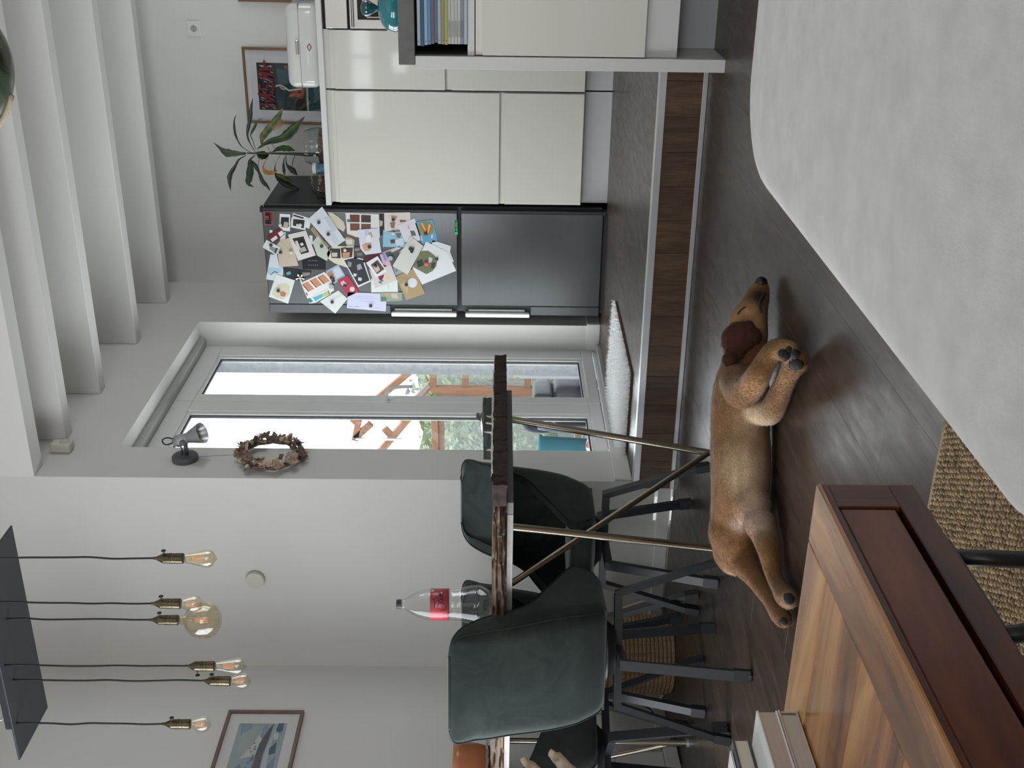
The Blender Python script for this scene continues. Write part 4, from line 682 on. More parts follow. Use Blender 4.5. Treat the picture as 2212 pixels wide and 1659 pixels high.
# socket on the back wall
so = thing('wall_socket', 'square white wall socket high above the bread box', 'socket', (-.939, YK, 2.439))
MB().box(-.040, .040, -.008, -.0006, -.040, .040, .002).build('cover_frame', M_trimw, so)
MB().box(-.028, .028, -.011, -.008, -.028, .028, .002).build('insert', M_trimw, so)
MB().lathe([(0, -.0113), (.0195, -.0113), (.0195, -.0110), (0, -.0110)], 20, axis='Y').build('recess', plain('socket_shade', (.36, .36, .35), .5), so)
for sx in (-.0095, .0095): MB().lathe([(0, -.0118), (.0028, -.0118), (.0028, -.0113), (0, -.0113)], 8, (sx, 0, 0), 'Y').build('contact_hole', M_blackp, so)

# ---- kitchen island: grey top, white end panel, open shelf, one gloss front
YI = 3.907; ix0 = -.672
t = thing('kitchen_island', 'white kitchen island with a dark grey top and an open shelf', 'island', (.4, 4.3, 0)); off = Vector((.4, 4.3, 0))
M_iswhite = plain('island_white', (.60, .60, .59), .35)
P(MB().box(-.672, -.630, YI, 4.195, 0, 1.024, .001).build('end_panel', M_iswhite, t))
P(MB().box(-.700+.041, 1.6, YI-.004, 4.75, 1.0245, 1.078, .0015).build('worktop', plain('grey_worktop', (.115, .113, .108), .5, var=.15, vscale=25), t))
P(MB().box(-.629, 1.6, YI+.012, 4.195, .829, .852, .001).build('shelf_board', M_iswhite, t))
P(MB().box(-.629, 1.6, 4.17, 4.195, .16, 1.024).box(-.629, -.626, YI+.02, 4.17, .853, 1.024).build('shelf_back', plain('shelf_dark', (.035, .035, .034), .7), t))
d = P(MB().box(-.626, .45, YI, YI+.022, .268, .803, .0015).build('door', M_gloss, t))
MB().box(-.626, .45, YI+.010, YI+.022, .803, .826, .001).build('grip_strip', M_gloss, d)
P(MB().box(-.629, 1.6, YI+.024, 4.17, .16, .268).build('floor_board', M_iswhite, t))
P(MB().box(-.629, 1.6, 4.135, 4.150, 0.0, .262).build('plinth', plain('island_plinth', (.52, .53, .54), .3), t))
P(MB().box(.46, 1.6, YI, YI+.022, .268, .826, .0015).build('door', M_gloss, t))
# magazines lying flat on the island's shelf
spec = [('b7c4cc', .0110, 0), ('8f98a0', .0105, .0), ('c6c8c8', .0105, 0), ('c4c4c2', .0105, 0), ('c8c8c6', .0105, 0), ('bfbec0', .0105, .0), ('b9ac5e', .0112, .002), ('8d9c84', .0112, .001), ('c0b0aa', .0108, 0), ('4e7fa4', .0108, -.004), ('87606c', .0112, .0), ('5f93b8', .0112, .002), ('9cb0c4', .0108, .004), ('3f5f7c', .0122, .008), ('b0b8bc', .0112, .006)]
words = ['lowest', 'second lowest', 'third lowest', 'fourth from the bottom', 'fifth from the bottom', 'white spined sixth', 'yellow spined', 'sage green', 'blush spined', 'mid blue', 'mauve spined', 'sky blue', 'pale blue', 'dark blue patterned', 'topmost pale grey']
z = .8525
for i, (c, h, dx) in enumerate(spec):
    x0 = -.592-dx; tt = thing('magazine', words[i]+' magazine of the flat pile on the island shelf', 'magazine', (x0, YI+.06, z), 0, 'magazines on the island shelf')
    MB().box(0, .27, -.055, .14, .0003, h-.0003, .001).build('cover', paper(c), tt)
    if i < 5: pass
    sp_ = MB().lathe([(0, -.0556), (.0022, -.0556), (.0022, -.0552), (0, -.0552)], 8, (.012, 0, h/2), 'Y').build('spine_mark', plain('ink_grey', (.12, .12, .12), .6), tt) if i >= 6 else None
    if i in (1, 2, 3, 4, 5):   # a line drawing runs across the spines
        m = MB(); k = i-1
        for a in range(8):
            m.box(.026+a*.0062, .0268+a*.0062, -.0556, -.0551, .0008, h-.0008)
        m.box(.02, .075, -.0556, -.0551, h*.5, h*.5+.0008); m.build('spine_drawing', plain('ink_grey', (.12, .12, .12), .6), tt)
    z += h
# teal pot on the island
tp = thing('enamel_pot', 'glossy teal lidded pot standing on the grey island top', 'pot', (-.485, 4.22, 1.0785))
M_teal = plain('teal_enamel', (.012, .17, .20), .08, coat=.8)
MB().lathe([(0, .001), (.100, .001), (.112, .008), (.117, .03), (.116, .045), (.108, .062), (.092, .078), (.07, .088), (.03, .091), (0, .091)], 40).build('body', M_teal, tp, True)
MB().lathe([(.1172, .033), (.1178, .034), (.1172, .0365)], 40).build('rim', M_teal, tp, True)
MB().lathe([(.008, .090), (.009, .096), (.018, .112), (.027, .126), (.029, .138), (.022, .149), (.010, .154), (0, .155)], 20, (-.035, 0, 0)).build('knob', plain('dark_teal_enamel', (.01, .07, .085), .08, coat=.8), tp, True)

# ================================================================ dining table: a live edge slab on rod legs
from mathutils import noise as mnoise
def fbm(p, o=4):
    v = 0; a = .5
    for i in range(o): v += a*mnoise.noise(Vector(p)*(2**i)); a *= .5
    return v
tx0, tx1, ty0, ty1, tz0, tz1 = -3.34, -1.615, 2.80, 3.68, .713, .755
tb = thing('dining_table', 'wooden dining table with a rough dark edge and thin steel rod legs', 'table', (-2.4, 3.24, 0)); off = Vector((-2.4, 3.24, 0))
def T(o): o.location = -off; return o
def slabmat(name, dark, mid, light, ax, sc):
    k = NT(name); mp = k.coords({'X': (1.2, 10, 22), 'Y': (10, 1.2, 22)}[ax]); n = k.noise(mp, sc, 6, .65, 1.2); n2 = k.noise(k.coords({'X': (3, 30, 60), 'Y': (30, 3, 60)}[ax]), 2.0, 3)
    r = k.ramp(n.outputs[0], [(.34, hexc(dark)), (.5, hexc(mid)), (.64, hexc(light))]); k.link(r.outputs[0], k.b.inputs['Base Color'])
    k.b.inputs['Roughness'].default_value = .62; k.bump(n2.outputs[0], .35, .006); return k.m
M_slab = slabmat('weathered_slab_wood', '#17110d', '#4a3828', '#7d6349', 'X', 2.2)
M_bark = plain('dark_bark', '#2e201c', .8, var=.35, vscale=35, bump=.5, bscale=70)
M_sap = plain('pale_sapwood', (.50, .47, .42), .8, var=.2, vscale=60, bump=.5, bscale=120)
# slab body with a grooved front edge
nx, nz = 260, 12; rows = []
for j in range(nz+1):
    z = tz0+(tz1-tz0)*j/nz; r = []
    for i in range(nx+1):
        x = tx0+(tx1-tx0)*i/nx
        g = abs(fbm((x*7+fbm((x*9, z*20, 2))*.5, z*95, 1.3), 4)); y = ty0+.010*fbm((x*3, 0, 5))+(-.003+.014*max(0, .16-g)/.16)
        if j in (0, nz): y += .004
        r.append((x, y, z+.0018*fbm((x*14, z*3, 7))*(1 if 0 < j < nz else .6)))
    rows.append(r)
m = MB().grid(rows)
top = [(x, y, z) for x, y, z in rows[-1]]; bot = [(x, y, z) for x, y, z in rows[0]]
m.grid([top, [(p[0], ty1, tz1) for p in top]]).grid([[(p[0], ty1, tz0) for p in bot], bot]).grid([[(p[0], ty1, tz1) for p in top], [(p[0], ty1, tz0) for p in top]])
for e in (0, -1): m.grid([[r[e] for r in rows], [(r[e][0], ty1, r[e][2]) for r in rows]])
T(m.build('slab', M_slab, tb, 40))
# bark left on the right end, in cracked chunks; it wraps round the corner
ys = [2.80, 2.835, 2.905, 2.975, 3.05, 3.12, 3.205, 3.29, 3.37, 3.45, 3.54, 3.61, 3.685]
rb = random.Random(11)
def rough_box(x0, x1, y0, y1, z0, z1, amp, seed, n=6):
    bm = bmesh.new(); bmesh.ops.create_cube(bm, size=1); bmesh.ops.subdivide_edges(bm, edges=bm.edges[:], cuts=n, use_grid_fill=True)
    for v in bm.verts:
        p = Vector(((x0+x1)/2+v.co.x*(x1-x0), (y0+y1)/2+v.co.y*(y1-y0), (z0+z1)/2+v.co.z*(z1-z0)))
        d = Vector((fbm((p*34)+Vector((seed, 0, 0)), 3), fbm((p*34)+Vector((0, seed, 0)), 3), fbm((p*30)+Vector((0, 0, seed)), 3)*.5)); v.co = p+d*amp
    return bm
for a, b in zip(ys[:-1], ys[1:]):
    o = T(MB().bm(rough_box(tx1-.008, tx1+.012+rb.random()*.004, a+.0006, b-.0006, tz0+.001, tz1-.002+rb.random()*.003, .010, a*9)).build('bark_piece', M_bark, tb, 50))
T(MB().bm(rough_box(tx1-.058, tx1+.010, ty0-.010, ty0+.010, tz0+.001, tz1-.003, .009, 3.3, 8)).build('bark_piece', M_bark, tb, 50))
# pale splintered sapwood along the top of the bark
rows = []
for i in range(91):
    y = 2.86+(3.58-2.86)*i/90; h = .004+.012*max(0, fbm((0, y*26, 3)))+.006*max(0, fbm((0, y*70, 9))); w = .008*fbm((1, y*16, 2))
    rows.append([(tx1-.030, y, tz1), (tx1-.018+w, y, tz1+h*.7), (tx1-.006+w, y, tz1+h), (tx1+.006+w*.6, y, tz1+h*.25), (tx1+.010+w*.4, y, tz1-.006)])
m = MB().grid(rows)
for y in (3.02, 3.13, 3.19, 3.235, 3.46, 3.50):
    a = rb.uniform(-.5, .5); m.tube([(tx1-.004, y, tz1+.003), (tx1-.002, y+.012*a, tz1+.014+.01*rb.random()), (tx1-.001, y+.03*a, tz1+.020+.010*rb.random())], [.004, .0025, .0006], 5)
T(m.build('sapwood_rim', M_sap, tb, 50))
M_frame = plain('raw_steel_frame', (.34, .33, .31), .5, .7, var=.15, vscale=20)
f0 = (.694, .7125)
T(MB().box(-3.28, -1.735, 2.845, 2.885, *f0, .001).build('frame_rail', M_frame, tb)); T(MB().box(-3.28, -1.735, 3.555, 3.595, *f0, .001).build('frame_rail', M_frame, tb))
T(MB().box(-1.7345, -1.695, 2.845, 3.595, *f0, .001).build('frame_rail', plain('raw_steel_frame_shaded', (.19, .19, .185), .5, .7), tb)); T(MB().box(-3.32, -3.2805, 2.845, 3.595, *f0, .001).build('frame_rail', M_frame, tb))  # right rail: same steel, its shaded side put into a darker colour
M_rod = plain('polished_steel_rod', (.50, .45, .37), .22, 1.0)
def rod(nm, a, b, r=.0118):
    o = T(MB().tube([a, b], r, 14).build(nm, M_rod, tb, 40)); return o
rod('leg', (-1.845, 2.955, .694), (-1.966, 3.022, .0)); rod('leg', (-1.784, 3.55, .694), (-1.893, 3.52, .0)); rod('brace', (-1.889, 3.516, .012), (-2.043, 2.95, .694), .0100)
lg = rod('leg', (-3.104, 3.44, .694), (-3.102, 3.43, .0)); MB().lathe([(0, .0), (.017, .0), (.017, .008), (0, .009)], 12, (-3.102, 3.43, 0)).build('foot', M_alu, lg, 40)
rod('brace', (-3.104, 3.432, .05), (-3.215, 3.44, .42), .0098); rod('leg', (-3.15, 2.95, .694), (-3.12, 3.02, 0))

# ================================================================ swivel bucket chairs
def velvet(name, a, b):
    k = NT(name); mp = k.coords((1, 1, 1)); n = k.noise(mp, 7, 5, .62, .8)
    r = k.ramp(n.outputs[0], [(.35, a), (.65, b)]); k.link(r.outputs[0], k.b.inputs['Base Color']); k.b.inputs['Roughness'].default_value = .75
    k.b.inputs['Sheen Weight'].default_value = .35; k.b.inputs['Sheen Roughness'].default_value = .4; k.b.inputs['Sheen Tint'].default_value = (.62, .74, .70, 1)
    k.b.inputs['Specular IOR Level'].default_value = .2
    n2 = k.noise(mp, 400, 2); k.bump(n2.outputs[0], .15, .001); return k.m
M_velvet = velvet('green_velvet', (.016, .024, .022), (.034, .047, .043)); M_pipe = plain('dark_green_piping', (.010, .020, .018), .8)
M_leg = plain('anthracite_powder_coat', (.013, .015, .020), .42); M_rub = plain('black_rubber_foot', (.011, .013, .016), .6)
def chair(cx, cy, rz, base_a, label, half=.285):
    t = thing('swivel_chair', label, 'chair', (cx, cy, 0), 0, 'green velvet chairs at the dining table')
    R = Matrix.Rotation(rz, 4, 'Z')
    prof = [(.405, -.085, .125, .170), (.425, -.112, .165, .184), (.477, -.150, .203, .192), (.508, -.166, .176, .196), (.557, -.186, .072, .197), (.595, -.201, -.005, .196), (.633, -.215, -.086, .194), (.70, -.238, -.150, .190), (.755, -.257, -.178, .190), (.797, -.270, -.205, .187), (.836, -.281, -.240, .181), (.858, -.288, -.266, .168), (.868, -.291, -.277, .148), (.873, -.292, -.279, .118)]
    def U(z, yb, yf, hw, inset):
        w = hw-inset; b = yb+inset; f = max(yf-inset*.25, b+.012); r = max(.006, min(.062-inset*.5, f-b-.002)); p = []
        for i in range(6): p.append((w, f+(b+r-f)*i/6))
        for i in range(6): a = i/6*PI/2; p.append((w-r+r*math.cos(a), b+r-r*math.sin(a)))
        for i in range(11): p.append((w-r-(2*w-2*r)*i/10, b-.010*math.sin(PI*i/10)*(1 if inset == 0 else .6)))
        for i in range(1, 7): a = PI/2+i/6*PI/2; p.append((-w+r+r*math.cos(a), b+r-r*math.sin(a)))
        for i in range(1, 7): p.append((-w, b+r+(f-b-r)*i/6))
        return [R @ Vector((x, y, z)) for x, y in p]
    fine = []; P4 = bez([(q[0], q[1], q[2]) for q in prof], 40); HW = bez1([q[3] for q in prof], 40)
    out = [U(p.x, p.y, p.z, HW[i], 0) for i, p in enumerate(P4)]; inn = [U(p.x, p.y, p.z, HW[i], .036) for i, p in enumerate(P4)]
    m = MB().grid(out).grid([r[::-1] for r in inn])
    m.grid([[r[0] for r in inn], [(r[0]+q[0])/2+(r[0]-r[-1]).normalized()*0 for r, q in zip(out, inn)], [r[0] for r in out]]); m.grid([[r[-1] for r in out], [r[-1] for r in inn]])
    m.grid([out[-1], [(a+b)/2+Vector((0, 0, .006)) for a, b in zip(out[-1], inn[-1])], inn[-1]]); m.grid([inn[0], out[0]])
    m.build('shell', M_velvet, t, 55)
    pr = MB(); off_ = lambda p: p+Vector((0, 0, .001))
    rim = [r[0] for r in out[3:]]+[p for p in out[-1][1:-1]]+[r[-1] for r in out[3:][::-1]]
    pr.tube([off_(p) for p in rim], .0034, 6)
    for c_ in (9, -10): pr.tube([r[c_]+(R @ Vector((.0006*(1 if c_ > 0 else -1), -.0006, 0))) for r in out], .0026, 5)
    pr.build('piping', M_pipe, t, True)
    bm = bmesh.new(); bmesh.ops.create_cube(bm, size=1)
    for v in bm.verts:
        x, y, z = v.co; v.co = Vector((x*.31*(1 if y > 0 else .92), (-.10 if y < 0 else .205)+0, .415 if z < 0 else .492))
    bmesh.ops.bevel(bm, geom=bm.edges[:], offset=.032, segments=4, profile=.55, affect='EDGES')
    MB().bm(bm, R).build('seat', M_velvet, t, 60)
    bm = bmesh.new(); bmesh.ops.create_cube(bm, size=1)
    for v in bm.verts: v.co = Vector((v.co.x*.33, .03+v.co.y*.22, .410+v.co.z*.012))
    MB().bm(bm, R).build('seat_underside', M_blackp, t)
    MB().lathe([(0, .372), (.075, .372), (.078, .380), (.10, .398), (.10, .404), (0, .404)], 20).build('swivel_plate', M_blackp, t, 40)
    rt = half*.62
    fm_ = MB()
    for k in (0, 1):
        a = base_a+k*PI/2; d = Vector((math.cos(a), math.sin(a), 0)); fm_.bar(-d*rt+Vector((0, 0, .359-.0005*k)), d*rt+Vector((0, 0, .359-.0005*k)), .034, .024)
    fm_.build('cross_frame', M_leg, t)
    for k in range(4):
        a = base_a+k*PI/2; d = Vector((math.cos(a), math.sin(a), 0)); p0 = d*rt+Vector((0, 0, .368)); p1 = d*half+Vector((0, 0, .040))
        l = MB().bar(p0, p1, .030, .020).build('leg', M_leg, t)
        u = (p1-p0).normalized(); q = MB().bar(p1-u*.012, d*(half+.005)+Vector((0, 0, .004)), .035, .026); q.box(d.x*(half+.005)-.012, d.x*(half+.005)+.012, d.y*(half+.005)-.012, d.y*(half+.005)+.012, 0.0005, .012, .003); q.build('foot', M_rub, l)
    return t
c1 = chair(-2.235, 3.50, PI, math.radians(4), 'green velvet chair facing the camera at the right end of the table')
c2 = chair(-2.765, 3.49, PI, math.radians(3), 'green velvet chair behind the plastic bottle, mostly hidden', .29)
c3 = chair(-2.278, 2.935, math.radians(12), math.radians(23), 'green velvet chair nearest the camera, its broad back turned to us', .282)
c4 = chair(-2.80, 3.05, math.radians(-34), math.radians(-34), 'green velvet chair behind the nearest chair back, at the left', .32)

# ================================================================ on the table
b = thing('plastic_bottle', 'empty clear plastic cola bottle with a red label and black cap', 'bottle', (-2.195, 3.05, tz1+.001))
M_pet = clear('pet_plastic', (.975, .985, .985), .5, .05, 1.5, 1.1)
pr = [(0, .004), (.030, .001), (.044, .006), (.0555, .020), (.0625, .036), (.064, .048)]
for i in range(6): z = .052+i*.0092; rr = .0635-.0021*i; pr += [(rr-.0022, z), (rr, z+.0046)]
pr += [(.0500, .112), (.0490, .125), (.0495, .1335), (.0502, .136), (.0502, .194), (.0495, .198), (.0470, .212), (.0400, .236), (.0300, .256), (.0200, .270), (.0150, .277), (.0140, .281), (.0140, .284), (.0165, .285), (.0165, .288), (.0135, .289), (.0135, .2905)]
MB().lathe(pr, 36).build('bottle_body', M_pet, b, True)
lb = MB().lathe([(.0506, .1365), (.0508, .137), (.0508, .193), (.0506, .1935)], 48).build('label', plain('label_red', (.36, .022, .035), .35, coat=.3), b, True)
# cursive script running up the label (the bottle's side, turned a quarter turn)
def onlabel(u, v, r=.0512): a = u/.0508; return (r*math.cos(a), r*math.sin(a), v)
A0 = math.radians(-62)*.0508
ink = MB()
for s in ([(.030, .0), (.026, .008), (.012, .010), (.004, .002), (.006, -.010), (.018, -.013)], [(.034, .020), (.022, .014), (.010, .010)], [(.018, .012), (.026, .016), (.024, .022), (.014, .022), (.014, .014), (.020, .012)], [(.038, .030), (.024, .026), (.012, .024), (.014, .031)], [(.020, .032), (.026, .036), (.020, .041), (.013, .038), (.018, .032), (.024, .042), (.012, .046)], [(.040, -.004), (.038, .012), (.044, .026)]):
    q = bez([(x, y, 0) for x, y in s], 14); ink.tube([onlabel(A0+p.y, .140+p.x) for p in q], .0012, 5)
ink.build('script', plain('ink_black', (.02, .02, .02), .6), lb, True)
MB().prism([onlabel(A0+.053+u, .1830+v, .0511) for u, v in ((0, 0), (.009, 0), (.009, .008), (0, .008))], (1, 0, 0), .0003).build('info_box', plain('ink_white', (.7, .68, .66), .5), lb)
MB().ball(onlabel(A0+.046, .158, .0505), (.0035, .0035, .0035), 10, 6).build('info_dot', plain('ink_white', (.7, .68, .66), .5), lb)
MB().lathe([(0, .3025), (.0135, .3025), (.0150, .301), (.0150, .287), (0, .287)], 24).build('cap', M_blackp, b, 40)

o = MB().box(-.045, .045, -.045, .045, .0005, .026, .002).mat(1)
sq = MB()
bx = thing('coaster_box', 'flat cream box with brown scribbled print next to the bottle', 'box', (-2.305, 3.005, tz1+.001))
o.build('box_body', [plain('cream_card', (.56, .53, .46), .7)], bx)
for s in ([(-.010, .006), (-.002, .012), (.006, .007), (.000, .004), (-.008, .010)], [(.010, .017), (.016, .010), (.022, .018), (.028, .011), (.034, .016)], [(.008, .006), (.018, .005), (.030, .008)], [(-.03, .008), (-.02, .016), (-.012, .009)]):
    sq.tube([(p.x, -.0455, p.y+.002) for p in bez([(a, c_, 0) for a, c_ in s], 12)], .0009, 4)
sq.build('scribble', plain('brown_ink', (.16, .09, .05), .7), bx)
# black pouch at the right end
pc = thing('black_pouch', 'flat black pouch with a clip lying at the right end of the table', 'pouch', (-1.70, 3.32, tz1+.0025), .12)
M_nyl = plain('black_green_nylon', (.012, .020, .018), .6, bump=.3, bscale=90)
MB().bm(rough_box(-.05, .05, -.15, .155, .0045, .028, .006, 5.5, 6)).build('pouch_body', M_nyl, pc, 60)
MB().box(-.048, .052, .09, .157, .022, .034, .004).build('flap', M_nyl, pc)
MB().bar((.03, -.12, .026), (.03, .02, .034), .03, .010).bar((.03, .0, .034), (.03, .035, .050), .018, .008).build('clip', plain('clip_black', (.012,)*3, .25), pc)
# round brown bowl and clear film at the left
bo = thing('leather_pot', 'glossy orange brown pot at the left edge of the table', 'pot', (-3.03, 3.2, tz1+.001))
MB().lathe([(0, .001), (.082, .001), (.088, .008), (.098, .05), (.104, .11), (.104, .130), (.100, .134), (.096, .130), (.092, .06), (0, .02)], 36).build('pot_body', plain('orange_leather', (.40, .145, .06), .28, coat=.4, var=.12, vscale=9), bo, True)
MB().lathe([(.0835, .002), (.0895, .004), (.0905, .012), (.0895, .018)], 36).build('dark_base_band', plain('dark_leather', (.10, .04, .025), .4), bo, True)
m = MB(); rf = random.Random(9); rows = []
for i in range(15):
    rows.append([(-.16+.32*i/14+.006*rf.uniform(-1, 1), -.05+.11*j/9, .002+.020*abs(fbm((i*.9, j*.8, 3)))+.010*rf.random()) for j in range(10)])
fo = MB().grid(rows).build('clear_film', clear('crumpled_film', (.90, .92, .97), .8, .08, 1.5, 1.6), None, False, (-2.71, 2.88, tz1+.001), recalc=False); tag(fo, 'crumpled clear plastic film on the front edge of the table', 'film')

